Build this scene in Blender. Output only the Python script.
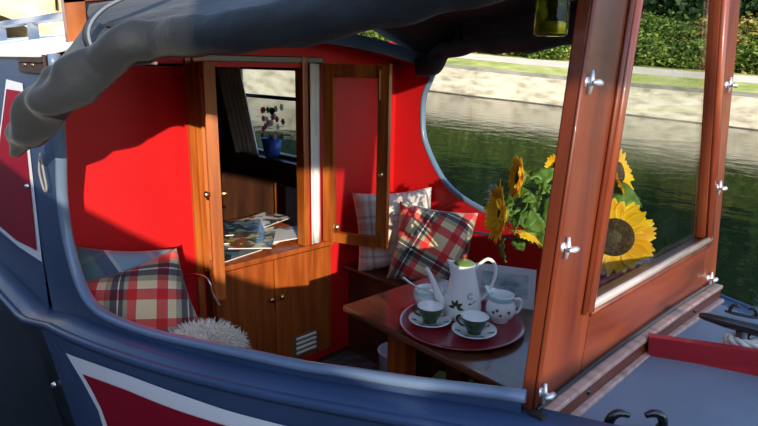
import bpy, bmesh, math, random
from mathutils import Vector, Matrix, noise
import numpy as np
C = bpy.context.scene
col = C.collection
for o in list(bpy.data.objects): bpy.data.objects.remove(o)
R = math.radians

# ------------------------------------------------------------------ camera
# axes: +X towards the bow, +Y across the boat away from the towpath, Z up, eye level z = 0
AX = Vector((0.69699571, 0.18688418, -0.69229422))
AY = Vector((0.71686034, -0.15795917, 0.67908773))
AZ = Vector((0.01755653, -0.96959951, -0.24406672))
right = Vector((AX[0], AY[0], AZ[0])); down = Vector((AX[1], AY[1], AZ[1])); fwd = Vector((AX[2], AY[2], AZ[2]))
cam = bpy.data.cameras.new('camera'); camo = bpy.data.objects.new('camera', cam); col.objects.link(camo)
m = Matrix((( right.x, -down.x, -fwd.x), (right.y, -down.y, -fwd.y), (right.z, -down.z, -fwd.z)))
camo.matrix_world = m.to_4x4()
cam.sensor_width = 36; cam.lens = 589.0/758*36; cam.clip_start = .05; cam.clip_end = 500
C.camera = camo

# ------------------------------------------------------------------ light
w = bpy.data.worlds.new('sky'); C.world = w; w.use_nodes = True
nt = w.node_tree; nt.nodes.clear()
sky = nt.nodes.new('ShaderNodeTexSky'); sky.sky_type = 'NISHITA'; sky.sun_disc = False
sky.sun_elevation = R(38); sky.sun_rotation = R(124); sky.air_density = 1.0; sky.dust_density = .3; sky.ozone_density = 1.0
bg = nt.nodes.new('ShaderNodeBackground'); bg.inputs[1].default_value = .33
ow = nt.nodes.new('ShaderNodeOutputWorld')
nt.links.new(sky.outputs[0], bg.inputs[0]); nt.links.new(bg.outputs[0], ow.inputs[0])
sd = Vector((-1, 0.56, -0.295))
sun = bpy.data.lights.new('sun', 'SUN'); sun.energy = 5.2; sun.angle = R(.45); sun.color = (1, .88, .70)
suno = bpy.data.objects.new('sun', sun); col.objects.link(suno)
suno.rotation_euler = sd.to_track_quat('-Z', 'Y').to_euler(); suno.location = (6, -5, 6)
vs = C.view_settings; vs.view_transform = 'Standard'; vs.look = 'None'; vs.exposure = .15; vs.gamma = 1; vs.use_curve_mapping = False

# ------------------------------------------------------------------ materials
MAT = {}
def mat(name, color=(.5, .5, .5), rough=.5, metal=0, spec=.5, coat=0, coat_rough=.05, trans=0, ior=1.45, sheen=0, alpha=1):
    if name in MAT: return MAT[name]
    m = bpy.data.materials.new(name); m.use_nodes = True; MAT[name] = m
    b = m.node_tree.nodes['Principled BSDF']
    b.inputs['Base Color'].default_value = (*color, 1); b.inputs['Roughness'].default_value = rough
    b.inputs['Metallic'].default_value = metal; b.inputs['Specular IOR Level'].default_value = spec
    b.inputs['Coat Weight'].default_value = coat; b.inputs['Coat Roughness'].default_value = coat_rough
    b.inputs['Transmission Weight'].default_value = trans; b.inputs['IOR'].default_value = ior
    b.inputs['Sheen Weight'].default_value = sheen; b.inputs['Alpha'].default_value = alpha
    return m
def N(m, t): return m.node_tree.nodes.new(t)
def L(m, a, b): m.node_tree.links.new(a, b)
def BS(m): return m.node_tree.nodes['Principled BSDF']
def ramp(m, stops, interp='LINEAR'):
    r = N(m, 'ShaderNodeValToRGB'); r.color_ramp.interpolation = interp
    e = r.color_ramp.elements
    while len(e) > 1: e.remove(e[-1])
    e[0].position = stops[0][0]; e[0].color = (*stops[0][1], 1)
    for p, c in stops[1:]:
        q = e.new(p); q.color = (*c, 1)
    return r
def varied(name, stops, scale=(3, 3, 3), detail=6, rough=.5, bump=0, bscale=40, coat=0, spec=.5, metal=0, sheen=0, dist=0, **k):
    """noise-driven colour, optional bump"""
    if name in MAT: return MAT[name]
    m = mat(name, stops[0][1], rough, metal, spec, coat, sheen=sheen, **k)
    tc = N(m, 'ShaderNodeTexCoord'); mp = N(m, 'ShaderNodeMapping'); mp.inputs['Scale'].default_value = scale
    n = N(m, 'ShaderNodeTexNoise'); n.inputs['Scale'].default_value = 1; n.inputs['Detail'].default_value = detail
    n.inputs['Distortion'].default_value = dist
    L(m, tc.outputs['Object'], mp.inputs[0]); L(m, mp.outputs[0], n.inputs['Vector'])
    r = ramp(m, stops); L(m, n.outputs['Fac'], r.inputs[0]); L(m, r.outputs[0], BS(m).inputs['Base Color'])
    if bump:
        n2 = N(m, 'ShaderNodeTexNoise'); n2.inputs['Scale'].default_value = bscale; n2.inputs['Detail'].default_value = 4
        L(m, tc.outputs['Object'], n2.inputs['Vector'])
        b = N(m, 'ShaderNodeBump'); b.inputs['Strength'].default_value = bump; b.inputs['Distance'].default_value = .01
        L(m, n2.outputs['Fac'], b.inputs['Height']); L(m, b.outputs[0], BS(m).inputs['Normal'])
    return m
def wood(name, dark, mid, light, scale, coat=.6, rough=.35):
    return varied(name, [(.3, dark), (.5, mid), (.72, light)], scale, 8, rough, 0, coat=coat, dist=.4)
W_BOARD = wood('varnished_board_wood', (.085, .013, .004), (.15, .027, .007), (.21, .043, .011), (14, 14, 1.6), .15, .45)
W_BOARDH = wood('varnished_board_wood_across', (.09, .015, .004), (.155, .028, .008), (.22, .045, .012), (14, 2, 14), .3, .45)
W_DOOR = wood('varnished_door_wood', (.20, .042, .005), (.37, .092, .012), (.52, .16, .026), (22, 22, 2), .15, .4)
W_LOCK = wood('locker_wood', (.20, .040, .005), (.33, .072, .010), (.43, .11, .018), (30, 30, 2.5), .15, .45)
W_DARK = wood('dark_wood', (.04, .012, .005), (.08, .025, .010), (.13, .045, .016), (8, 20, 8), .5, .3)
W_TABLE = wood('table_wood', (.07, .022, .010), (.12, .038, .016), (.17, .06, .025), (2.5, 22, 22), .35, .3)
W_PALE = varied('worn_rail_wood', [(.3, (.36, .20, .15)), (.6, (.56, .36, .29))], (6, 40, 40), rough=.5)
RED = varied('red_interior_paint', [(.3, (.50, .008, .012)), (.7, (.60, .014, .016))], (2, 2, 2), rough=.45, spec=.25)
CRIM = varied('crimson_panel_paint', [(.3, (.26, .004, .018)), (.7, (.32, .006, .026))], (2, 2, 2), rough=.5, spec=.15)
REDBAR = varied('red_deck_paint', [(.3, (.30, .005, .010)), (.7, (.38, .010, .015))], (5, 5, 5), rough=.3, coat=.4)
BLUE = varied('slate_blue_paint', [(.3, (.032, .062, .130)), (.7, (.046, .080, .160))], (3, 3, 3), rough=.4, coat=.05, spec=.35)
BLUEL = varied('pale_blue_trim_paint', [(.3, (.12, .17, .25)), (.7, (.15, .21, .30))], (5, 5, 5), rough=.3, coat=.2)
DECKP = varied('deck_paint', [(.3, (.13, .17, .22)), (.7, (.18, .22, .28))], (4, 4, 4), rough=.45, bump=.1, bscale=150)
BLACKH = varied('black_hull_paint', [(.3, (.006, .007, .012)), (.7, (.014, .016, .024))], (3, 3, 3), rough=.35, coat=.2)
WHITEP = varied('white_paint', [(.3, (.82, .85, .86)), (.7, (.90, .91, .91))], (3, 3, 3), rough=.4)
CANV = varied('black_canvas', [(.3, (.007, .009, .011)), (.7, (.014, .0165, .020))], (6, 6, 6), rough=.75, bump=.35, bscale=35, sheen=.1)
CANVL = varied('canvas_lining', [(.3, (.10, .065, .07)), (.7, (.14, .10, .10))], (6, 6, 6), rough=.8)
BRASS = mat('brass', (.75, .55, .25), .3, 1)
STEEL = mat('steel', (.75, .74, .72), .28, 1)
CHROME = mat('worn_chrome', (.80, .80, .80), .38, .7)
BLACKM = mat('black_metal', (.008, .008, .010), .22, 0, .5, .5)
CREAMP = mat('cream_plastic', (.75, .72, .66), .4)
CHINA = mat('white_china', (.92, .93, .91), .12, 0, .5, .5)
CHINAB = mat('pale_blue_glaze', (.42, .62, .66), .15, 0, .5, .4)
GREENG = mat('dark_green_glaze', (.025, .06, .012), .12, 0, .5, .5)
LEAFG = mat('green_leaf_paint', (.03, .07, .015), .3)
LIDG = mat('olive_green_lid', (.16, .24, .06), .3, coat=.3)
TRAYR = mat('red_lacquer', (.26, .006, .016), .28, 0, .5, 1.0, .12)
FLEECE = mat('cream_fleece', (.75, .70, .58), .8, sheen=.3)
CLOTHW = varied('white_cloth', [(.3, (.70, .66, .62)), (.7, (.82, .80, .76))], (8, 8, 8), rough=.85)
CURT = varied('grey_curtain_cloth', [(.3, (.62, .58, .50)), (.7, (.78, .74, .66))], (8, 8, 8), rough=.85)
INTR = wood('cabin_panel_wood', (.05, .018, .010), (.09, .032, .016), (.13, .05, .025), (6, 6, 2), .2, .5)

def glass(name, tint, rough=0.0):
    m = bpy.data.materials.new(name); m.use_nodes = True; t = m.node_tree; t.nodes.clear()
    o = t.nodes.new('ShaderNodeOutputMaterial'); mx = t.nodes.new('ShaderNodeMixShader')
    tr = t.nodes.new('ShaderNodeBsdfTransparent'); tr.inputs[0].default_value = (*tint, 1)
    gl = t.nodes.new('ShaderNodeBsdfGlossy'); gl.inputs['Roughness'].default_value = rough
    lw = t.nodes.new('ShaderNodeLayerWeight'); lw.inputs[0].default_value = .5
    pw = t.nodes.new('ShaderNodeMath'); pw.operation = 'POWER'; pw.inputs[1].default_value = 5
    ma = t.nodes.new('ShaderNodeMath'); ma.operation = 'MULTIPLY_ADD'; ma.inputs[1].default_value = .9; ma.inputs[2].default_value = .03
    t.links.new(lw.outputs['Facing'], pw.inputs[0]); t.links.new(pw.outputs[0], ma.inputs[0])
    t.links.new(ma.outputs[0], mx.inputs[0]); t.links.new(tr.outputs[0], mx.inputs[1]); t.links.new(gl.outputs[0], mx.inputs[2])
    t.links.new(mx.outputs[0], o.inputs[0]); MAT[name] = m
    return m
GLASS = glass('window_glass', (.93, .95, .94))
GLASSY = glass('yellow_green_glass', (.80, .82, .30))

# ------------------------------------------------------------------ helpers
def me_obj(name, verts, faces, material, parent=None, smooth=False, loc=None):
    me = bpy.data.meshes.new(name); me.from_pydata([tuple(v) for v in verts], [], faces); me.update()
    bm = bmesh.new(); bm.from_mesh(me); bmesh.ops.recalc_face_normals(bm, faces=bm.faces); bm.to_mesh(me); bm.free()
    return link(name, me, material, parent, smooth)
def link(name, me, material, parent=None, smooth=False):
    if material is not None:
        for q in (material if isinstance(material, (list, tuple)) else [material]): me.materials.append(q)
    if smooth:
        for p in me.polygons: p.use_smooth = True
    o = bpy.data.objects.new(name, me); col.objects.link(o)
    if parent is not None: put(o, parent)
    return o
def put(o, parent):
    o.parent = parent; o.matrix_parent_inverse = world_of(parent).inverted()
def world_of(o):
    mw = o.matrix_basis.copy()
    if o.parent: mw = world_of(o.parent) @ o.matrix_parent_inverse @ mw
    return mw
def empty(name, label, cat, loc=(0, 0, 0), group=None):
    o = bpy.data.objects.new(name, None); o.empty_display_size = .05; o.location = loc; col.objects.link(o)
    return tag(o, label, cat, group)
def tag(o, label, cat, group=None, kind=None):
    o['label'] = label; o['category'] = cat
    if group: o['group'] = group
    if kind: o['kind'] = kind
    return o
def struct(o): o['kind'] = 'structure'; return o
def bm_obj(name, bm, material, parent=None, smooth=False):
    bmesh.ops.recalc_face_normals(bm, faces=bm.faces)
    me = bpy.data.meshes.new(name); bm.to_mesh(me); bm.free(); return link(name, me, material, parent, smooth)
def add_box(bm, c, s, rot=None, bev=0):
    """box centre c, size s, rot = 3x3 matrix of axes"""
    r = bmesh.ops.create_cube(bm, size=1); vs = r['verts']
    for v in vs:
        p = Vector((v.co.x*s[0], v.co.y*s[1], v.co.z*s[2]))
        if rot is not None: p = rot @ p
        v.co = p + Vector(c)
    if bev:
        es = list({e for v in vs for e in v.link_edges})
        bmesh.ops.bevel(bm, geom=es, offset=bev, segments=2, profile=.7, affect='EDGES')
def box(name, c, s, material, parent=None, rot=None, bev=0):
    bm = bmesh.new(); add_box(bm, c, s, rot, bev); return bm_obj(name, bm, material, parent)
def bx(name, x, y, z, material, parent=None, bev=0):
    return box(name, ((x[0]+x[1])/2, (y[0]+y[1])/2, (z[0]+z[1])/2), (abs(x[1]-x[0]), abs(y[1]-y[0]), abs(z[1]-z[0])), material, parent, None, bev)
def catmull(pts, n=6):
    P = [Vector(p) for p in pts]; out = []
    for i in range(len(P)-1):
        a = P[max(i-1, 0)]; b = P[i]; c = P[i+1]; d = P[min(i+2, len(P)-1)]
        for k in range(n):
            t = k/n
            out.append(.5*((2*b)+(-a+c)*t+(2*a-5*b+4*c-d)*t*t+(-a+3*b-3*c+d)*t**3))
    out.append(P[-1]); return out
def add_tube(bm, pts, rad, seg=10, squash=None, cap=True):
    """sweep; rad float or list; squash=(axis vector, factor)"""
    P = [Vector(p) for p in pts]; n = len(P); rings = []
    if not isinstance(rad, (list, tuple)): rad = [rad]*n
    up = Vector((0, 0, 1)); t0 = (P[1]-P[0]).normalized()
    if abs(t0.dot(up)) > .9: up = Vector((0, 1, 0))
    u = t0.cross(up).normalized()
    for i in range(n):
        t = (P[min(i+1, n-1)]-P[max(i-1, 0)]).normalized()
        u = (u - t*u.dot(t)).normalized(); v = t.cross(u)
        r = []
        for k in range(seg):
            a = 2*math.pi*k/seg; q = u*math.cos(a)*rad[i]+v*math.sin(a)*rad[i]
            if squash: q = q - squash[0]*q.dot(squash[0])*(1-squash[1])
            r.append(bm.verts.new(P[i]+q))
        rings.append(r)
    for i in range(n-1):
        for k in range(seg):
            bm.faces.new((rings[i][k], rings[i][(k+1) % seg], rings[i+1][(k+1) % seg], rings[i+1][k]))
    if cap: bm.faces.new(rings[0][::-1]); bm.faces.new(rings[-1])
def resample(vals, n):
    out = []
    for i in range(n):
        t = i/(n-1)*(len(vals)-1); k = min(int(t), len(vals)-2); out.append(vals[k]+(vals[k+1]-vals[k])*(t-k))
    return out
def tube(name, pts, rad, material, parent=None, seg=10, curve=0, squash=None):
    if curve:
        pts = catmull(pts, curve)
        if isinstance(rad, (list, tuple)): rad = resample(list(rad), len(pts))
    bm = bmesh.new(); add_tube(bm, pts, rad, seg, squash); return bm_obj(name, bm, material, parent, True)
def add_lathe(bm, prof, c, axis=Vector((0, 0, 1)), seg=32, sx=1):
    """prof list of (r, h)"""
    axis = Vector(axis).normalized(); u = axis.orthogonal().normalized(); v = axis.cross(u); c = Vector(c); rings = []
    for r, h in prof:
        if r < 1e-5: rings.append([bm.verts.new(c+axis*h)]); continue
        rings.append([bm.verts.new(c+axis*h+u*r*math.cos(2*math.pi*k/seg)+v*r*math.sin(2*math.pi*k/seg)) for k in range(seg)])
    for a, b in zip(rings, rings[1:]):
        for k in range(seg):
            k2 = (k+1) % seg
            if len(a) == 1 and len(b) == 1: continue
            if len(a) == 1: bm.faces.new((a[0], b[k], b[k2]))
            elif len(b) == 1: bm.faces.new((a[k], b[0], a[k2]))
            else: bm.faces.new((a[k], b[k], b[k2], a[k2]))
def lathe(name, prof, c, material, parent=None, axis=(0, 0, 1), seg=32):
    bm = bmesh.new(); add_lathe(bm, prof, c, axis, seg); return bm_obj(name, bm, material, parent, True)
def prism(name, poly, d, material, parent=None, smooth=False):
    """poly: list of 3D points (planar), extruded by vector d"""
    n = len(poly); d = Vector(d); V = [Vector(p) for p in poly]+[Vector(p)+d for p in poly]
    F = [tuple(range(n))[::-1], tuple(range(n, 2*n))]+[(i, (i+1) % n, (i+1) % n+n, i+n) for i in range(n)]
    return me_obj(name, V, F, material, parent, smooth)
def ribbon(name, A, B, material, parent=None, smooth=False, thick=0, mats=None):
    """quads between two point lists; solidified by thick"""
    n = len(A); V = [Vector(p) for p in A]+[Vector(p) for p in B]
    F = [(i, i+1, n+i+1, n+i) for i in range(n-1)]
    o = me_obj(name, V, F, material, parent, smooth)
    if thick:
        md = o.modifiers.new('solid', 'SOLIDIFY'); md.thickness = abs(thick); md.offset = 0
    return o
def interp(tab, x):
    if x <= tab[0][0]: return tab[0][1]
    for (a, b), (c, d) in zip(tab, tab[1:]):
        if x <= c: return b+(d-b)*(x-a)/(c-a)
    return tab[-1][1]

CY = 1.465                                   # centre line of the boat
def Ys(X):                                   # near side of the boat in plan
    if X <= -.52: return .565+.365*(max(X+2.07, 0)/1.55)**1.8
    return interp([(-.52, .93), (-.25, 1.04), (0, 1.14), (.4, 1.29), (.8, 1.40), (1.1, 1.455), (1.2, 1.462)], X)
def Yf(X): return 2*CY-Ys(X)
XB = -2.27                                   # bulkhead
ZG = [(-8, -.99), (-3.1, -.93), (-2.35, -.93), (-2.0, -.835), (-1.65, -.792), (-1.33, -.756), (-1.0, -.716), (-.77, -.687), (-.52, -.660), (0, -.655), (1.2, -.60)]
def zg(X): return interp(ZG, X)
def zgf(X): return min(zg(X), interp([(-.9, -.60), (-.6, -.722), (1.2, -.722)], X))

# ================================================================== surroundings
# water
bmw = bmesh.new()
for q in [(-90, -30), (70, -30), (70, 80), (-90, 80)]: bmw.verts.new((q[0], q[1], -1.7))
bmw.faces.new(bmw.verts)
WAT = mat('canal_water', (.006, .012, .006), .02, 0, .5, ior=1.33)
tc = N(WAT, 'ShaderNodeTexCoord'); mp = N(WAT, 'ShaderNodeMapping'); mp.inputs['Scale'].default_value = (1.3, 1.3, 1); mp.inputs['Rotation'].default_value = (0, 0, R(-30))
n1 = N(WAT, 'ShaderNodeTexNoise'); n1.inputs['Scale'].default_value = 1.6; n1.inputs['Detail'].default_value = 5
b1 = N(WAT, 'ShaderNodeBump'); b1.inputs['Strength'].default_value = .10; b1.inputs['Distance'].default_value = .12
L(WAT, tc.outputs['Object'], mp.inputs[0]); L(WAT, mp.outputs[0], n1.inputs['Vector']); L(WAT, n1.outputs['Fac'], b1.inputs['Height']); L(WAT, b1.outputs[0], BS(WAT).inputs['Normal'])
struct(bm_obj('canal_water', bmw, WAT))
# far bank: water line, wall top, path edges
BK = [(-40, 12.5, -.57, -.30, -.08), (-16.2, 18.6, -.57, -.32, -.10), (-14.15, 19.1, -.57, -.33, -.12), (-12.7, 19.8, -.60, -.34, -.12), (-10.9, 20.4, -.59, -.31, -.06), (-8.6, 21.0, -.60, -.30, -.06), (-6.5, 21.8, -.56, -.27, -.06),
      (-5.0, 22.15, -.54, -.27, -.02), (0, 23.3, -.54, -.27, .0), (10, 25.5, -.54, -.27, .0), (45, 33, -.54, -.27, .0)]
nrm = []
for i in range(len(BK)):
    a = BK[max(i-1, 0)]; b = BK[min(i+1, len(BK)-1)]; t = Vector((b[0]-a[0], b[1]-a[1], 0)).normalized(); nrm.append(Vector((-t.y, t.x, 0)))
def bank(d, k, dz=0): return [Vector((b[0], b[1], (b[k] if k else -1.7)+dz))+n*d for b, n in zip(BK, nrm)]
STONE = varied('bank_stone', [(.25, (.20, .17, .11)), (.45, (.46, .40, .28)), (.62, (.60, .54, .40)), (.8, (.46, .34, .20))], (1.6, 1.6, 5), 10, .9, .6, 9)
struct(ribbon('bank_wall', bank(0, 0, -.6), bank(.12, 2), STONE))
WETS = varied('wet_stone', [(.3, (.05, .045, .03)), (.7, (.12, .10, .07))], (3, 3, 3), rough=.6)
struct(ribbon('wet_wall_foot', [p+Vector((.0, -.02, .0)) for p in bank(-.02, 0, -.3)], [p+Vector((0, -.02, 0)) for p in bank(-.02, 0, .035)], WETS))
COPE = varied('bank_coping', [(.3, (.22, .22, .20)), (.6, (.42, .40, .35))], (1.5, 1.5, 3), 8, .9, .5, 12)
struct(ribbon('bank_coping', bank(.12, 2, -.16), bank(.02, 2, .0), COPE))
GRASS = varied('bank_grass', [(.3, (.28, .32, .06)), (.5, (.50, .50, .12)), (.7, (.68, .62, .26))], (1.2, 1.2, 1.2), 10, .9, .8, 14)
struct(ribbon('grass_verge', bank(.02, 2), bank(1.8, 3), GRASS))
PATH = varied('towpath_gravel', [(.3, (.80, .64, .46)), (.7, (.90, .76, .58))], (1, 1, 1), 10, .95, .3, 20)
struct(ribbon('towpath', bank(1.8, 3), bank(3.9, 4), PATH))
struct(ribbon('hedge_verge', bank(3.9, 4), bank(40, 4, 1.5), GRASS))
struct(bx('near_bank', (-30, 30), (-25, .15), (-2.6, -1.45), varied('bank_gravel', [(.3, (.14, .14, .135)), (.7, (.24, .235, .22))], (2, 2, 2), rough=.95)))

def leaf_mat(name, a, b, c):
    m = mat(name, a, .55, 0, .35)
    g = N(m, 'ShaderNodeNewGeometry'); r = ramp(m, [(0, a), (.5, b), (1, c)]); L(m, g.outputs['Random Per Island'], r.inputs[0]); L(m, r.outputs[0], BS(m).inputs['Base Color'])
    tr = N(m, 'ShaderNodeBsdfTranslucent'); mx = N(m, 'ShaderNodeMixShader'); mx.inputs[0].default_value = .25
    L(m, r.outputs[0], tr.inputs[0]); L(m, BS(m).outputs[0], mx.inputs[1]); L(m, tr.outputs[0], mx.inputs[2])
    L(m, mx.outputs[0], m.node_tree.nodes['Material Output'].inputs[0]); return m
LF1 = leaf_mat('bright_hedge_leaf', (.03, .08, .012), (.13, .21, .03), (.30, .34, .07))
LF2 = leaf_mat('dark_tree_leaf', (.006, .018, .006), (.016, .045, .010), (.05, .10, .02))
LF3 = leaf_mat('autumn_leaf', (.10, .16, .03), (.34, .30, .06), (.55, .30, .08))
def leaf_mesh(name, n, size, rx, ry, rz, seed, material, shell=.55):
    rng = np.random.default_rng(seed)
    # lumpy crown: points scattered round sub-clumps
    k = 26; cc = rng.normal(size=(k, 3)); cc /= np.linalg.norm(cc, axis=1)[:, None]; cc *= rng.uniform(shell, .95, (k, 1))
    idx = rng.integers(0, k, n); p = cc[idx]+rng.normal(size=(n, 3))*.17
    p *= np.array([rx, ry, rz])
    a = rng.normal(size=(n, 3)); a /= np.linalg.norm(a, axis=1)[:, None]; b = rng.normal(size=(n, 3)); b -= (b*a).sum(1)[:, None]*a; b /= np.linalg.norm(b, axis=1)[:, None]
    s = rng.uniform(.6, 1.3, (n, 1))*size
    v = np.stack([p-a*s, p+b*s*.55, p+a*s, p-b*s*.55], 1).reshape(-1, 3)
    me = bpy.data.meshes.new(name); me.vertices.add(4*n); me.vertices.foreach_set('co', v.ravel())
    me.loops.add(4*n); me.loops.foreach_set('vertex_index', np.arange(4*n)); me.polygons.add(n)
    me.polygons.foreach_set('loop_start', np.arange(0, 4*n, 4)); me.polygons.foreach_set('loop_total', np.full(n, 4)); me.update()
    me.materials.append(material); return me
protoH = [leaf_mesh('hedge_foliage', 8000, .11, 2.6, 1.5, 1.7, 3, LF1), leaf_mesh('hedge_foliage', 8000, .11, 2.6, 1.5, 1.9, 4, LF1), leaf_mesh('hedge_foliage', 8000, .11, 2.6, 1.5, 1.6, 5, LF3)]
protoT = [leaf_mesh('crown', 12000, .22, 4.2, 3.2, 5.0, 7, LF2), leaf_mesh('crown', 12000, .22, 4.6, 3.2, 5.6, 8, LF2), leaf_mesh('crown', 12000, .22, 4.0, 3.0, 4.6, 9, LF2)]
BARK = varied('bark', [(.3, (.05, .035, .02)), (.7, (.12, .09, .06))], (6, 6, 2), rough=.9)
def bankpt(s, d):     # s in polyline index units
    i = min(int(s), len(BK)-2); f = s-i; a = Vector((BK[i][0], BK[i][1], BK[i][4])); b = Vector((BK[i+1][0], BK[i+1][1], BK[i+1][4]))
    return a.lerp(b, f)+nrm[i].lerp(nrm[i+1], f)*d
random.seed(5)
def along(x):
    for i in range(len(BK)-1):
        if BK[i][0] <= x <= BK[i+1][0]: return i+(x-BK[i][0])/(BK[i+1][0]-BK[i][0])
hx = [-30, -27, -24.2, -21.4, -19, -17, -15.2, -13.4, -11.6, -9.8, -8, -6.2, -4.4, -2.4, 0, 2.8, 6]
for i, x in enumerate(hx):
    q = bankpt(along(x), 6.0+random.uniform(-.3, .5)); kk = 2 if i in (8, 11, 13) else i % 2
    o = bpy.data.objects.new('hedge_shrub', protoH[kk]); col.objects.link(o); o.location = q+Vector((0, 0, .8)); o.rotation_euler.z = random.uniform(-.4, .4)-.4
    s = random.uniform(.92, 1.12); o.scale = (s, s, s*.72)
    lab = 'green leafy shrub in the hedge behind the far towpath' if kk < 2 else 'shrub with yellow and orange autumn leaves in the far hedge'
    tag(o, lab, 'shrub', 'leafy shrubs of the far hedge' if kk < 2 else 'autumn shrubs in the far hedge')
tx = [-34, -27, -21, -16, -11.5, -7, -2.5, 2.5, 8, 14]
for i, x in enumerate(tx):
    q = bankpt(along(x), 11+random.uniform(-1, 1.5)); t = empty('bank_tree', 'tall dark leafy tree rising behind the far hedge', 'tree', q, 'tall trees behind the far hedge')
    o = bpy.data.objects.new('crown', protoT[i % 3 if i % 3 < 2 else (2 if i % 2 else 0)]); col.objects.link(o); o.parent = t; o.location = (0, 0, 5.2); o.rotation_euler.z = random.uniform(0, 6)
    s = random.uniform(.95, 1.2); o.scale = (s, s, s)
    tr = tube('trunk', [(0, 0, -.2), (.1, 0, 2), (0, .1, 5.5)], [.3, .22, .1], BARK); tr.parent = t

# stone bridge and quay a little way along the canal
BRST = varied('bridge_stone', [(.3, (.55, .42, .22)), (.5, (.74, .60, .36)), (.7, (.84, .72, .48))], (.8, .8, 1.5), 9, .9, .5, 6)
br = empty('stone_bridge', 'sunlit yellow stone bridge beyond the white cabin roof', 'bridge', (-30, 9, -1.7))
acy, arx, arz = 5.3, 3.2, 1.75
outl = [(-30, -7, -1.72), (-30, acy-arx, -1.72)]+[(-30, acy-arx*math.cos(math.pi*k/24), -1.72+arz*math.sin(math.pi*k/24)) for k in range(25)]+[(-30, acy+arx, -1.72), (-30, 15, -1.72), (-30, 15, 3.2), (-30, -7, 3.2)]
wl = prism('bridge_wall', outl, (-25, 0, 0), BRST, br)
tube('drain_pipe', [(-29.9, 8.95, .25), (-29.9, 8.95, 3)], .06, BLACKM, br)
bx('parapet_coping', (-34.2, -29.8), (-7, 15), (3.2, 3.45), COPE, br)
struct(prism('quay', [(-12.0, 10.6, -1.75), (-12.6, 9.75, -1.75), (-15.1, 9.4, -1.75), (-29.9, 8.7, -1.75), (-29.9, 14, -1.75), (-17, 14, -1.75)], (0, 0, .88), STONE))

# the boat lies slightly heeled in the water: the surroundings are level in their own frame
ROT = Matrix(((.9976, -.0015, .0689, 0), (0, .9998, .0222, 0), (-.0689, -.0221, .9974, 0), (0, 0, 0, 1)))
for o in list(col.objects):
    if o.parent is None and o not in (camo, suno): o.matrix_basis = ROT @ (Matrix.Translation(o.location) @ o.rotation_euler.to_matrix().to_4x4() @ Matrix.Diagonal((*o.scale, 1)))

# added unseen wall and board, shaped to shade the hull, foredeck and doors
BR = varied('shade_caster_brick', [(.3, (.20, .10, .06)), (.7, (.34, .18, .11))], (3, 3, 12), 6, .9)
shade_edge = [(-6, 0.629), (-0.29400000000000004, 0.629), (0.506, 0.579), (0.926, 0.547), (1.259, 0.527), (1.582, 0.485), (2.014, 0.446), (2.512, 0.432), (3.167, 0.429), (3.382, 0.558), (4.06, 0.728), (4.775, 0.909), (5.893, 1.238), (8.893, 2.138)]
shade_poly = [(-6, -1.3, -1.45)]+[(x, -1.3, z) for x, z in shade_edge]+[(8.893, -1.3, -1.45)]
sw = prism('shade_wall', shade_poly, (0, -.12, 0), BR); tag(sw, 'unseen brick wall added behind the camera to shade the hull and foredeck', 'wall')
hoarding = empty('shade_hoarding', 'unseen board on two arms added behind the camera to shade the cabin doors', 'board', (2.9, -7, -1.45))  # unseen board added only to keep sun off the upper doors
prism('shade_board', [(2.357, -1.35, 1.085), (3.214, -1.35, 1.113), (4.018, -1.35, 1.295), (4.018, -1.35, 2.0), (2.357, -1.35, 2.0)], (0, -.03, 0), BR, hoarding)
for x_ in (2.6, 3.2): bx('shade_board_arm', (x_, x_+.06), (-7.1, -1.38), (1.9, 1.96), BR, hoarding)
bx('shade_board_post', (2.5, 3.35), (-7.3, -7.1), (-1.45, 2.1), BR, hoarding)

# ================================================================== the boat
boat = empty('narrowboat', 'slate blue and crimson narrowboat with an open red painted front well', 'boat', (-1.2, CY, -1.55))
IN = [(-2.005, .014), (-2.02, -.10), (-2.042, -.28), (-2.07, -.38), (-2.085, -.45), (-2.082, -.553), (-2.055, -.632), (-2.01, -.71), (-1.94, -.762), (-1.833, -.780), (-1.651, -.769), (-1.502, -.752),
      (-1.337, -.729), (-1.163, -.708), (-1.015, -.693), (-.887, -.674), (-.771, -.66), (-.668, -.646), (-.534, -.628)]
INf = [(-1.93, .12), (-1.988, .02), (-2.05, -.097), (-2.08, -.175), (-2.075, -.33), (-2.04, -.42), (-1.98, -.506), (-1.92, -.57), (-1.845, -.617), (-1.76, -.65), (-1.668, -.671), (-1.60, -.68), (-1.35, -.69), (-1.0, -.695), (-.534, -.70)]
def dens(T, n=5): return [(p.x, p.z) for p in catmull([(a, 0, b) for a, b in T], n)]
def outer(T):
    out = []; n = len(T)
    k0 = min(range(n), key=lambda i: abs(T[i][1]+.66) if T[i][0] < -1.8 else 9)
    for i, (x, z) in enumerate(T):
        if i <= k0: out.append((-2.36, z))
        else:
            # run along the bottom from the corner forward
            f = min(1, (i-k0)/6.0); xx = -2.36+(x+2.36)*f; out.append((xx, zg(xx)-.03))
    return out
IN2 = dens(IN, 3); OUT2 = outer(IN2); IF2 = dens(INf, 3); OF2 = outer(IF2)
def surf(T, yf, off): return [(x, yf(x)+off, z) for x, z in T]
WX, WZ = (-3.86, -2.72), (-.62, -.035)      # cabin side window
WHOLE = [(-8, WX[0], .014, -1.0), (WX[1], -2.36, .014, -1.0), (WX[0], WX[1], .014, WZ[1]), (WX[0], WX[1], WZ[0], -1.0)]
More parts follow.
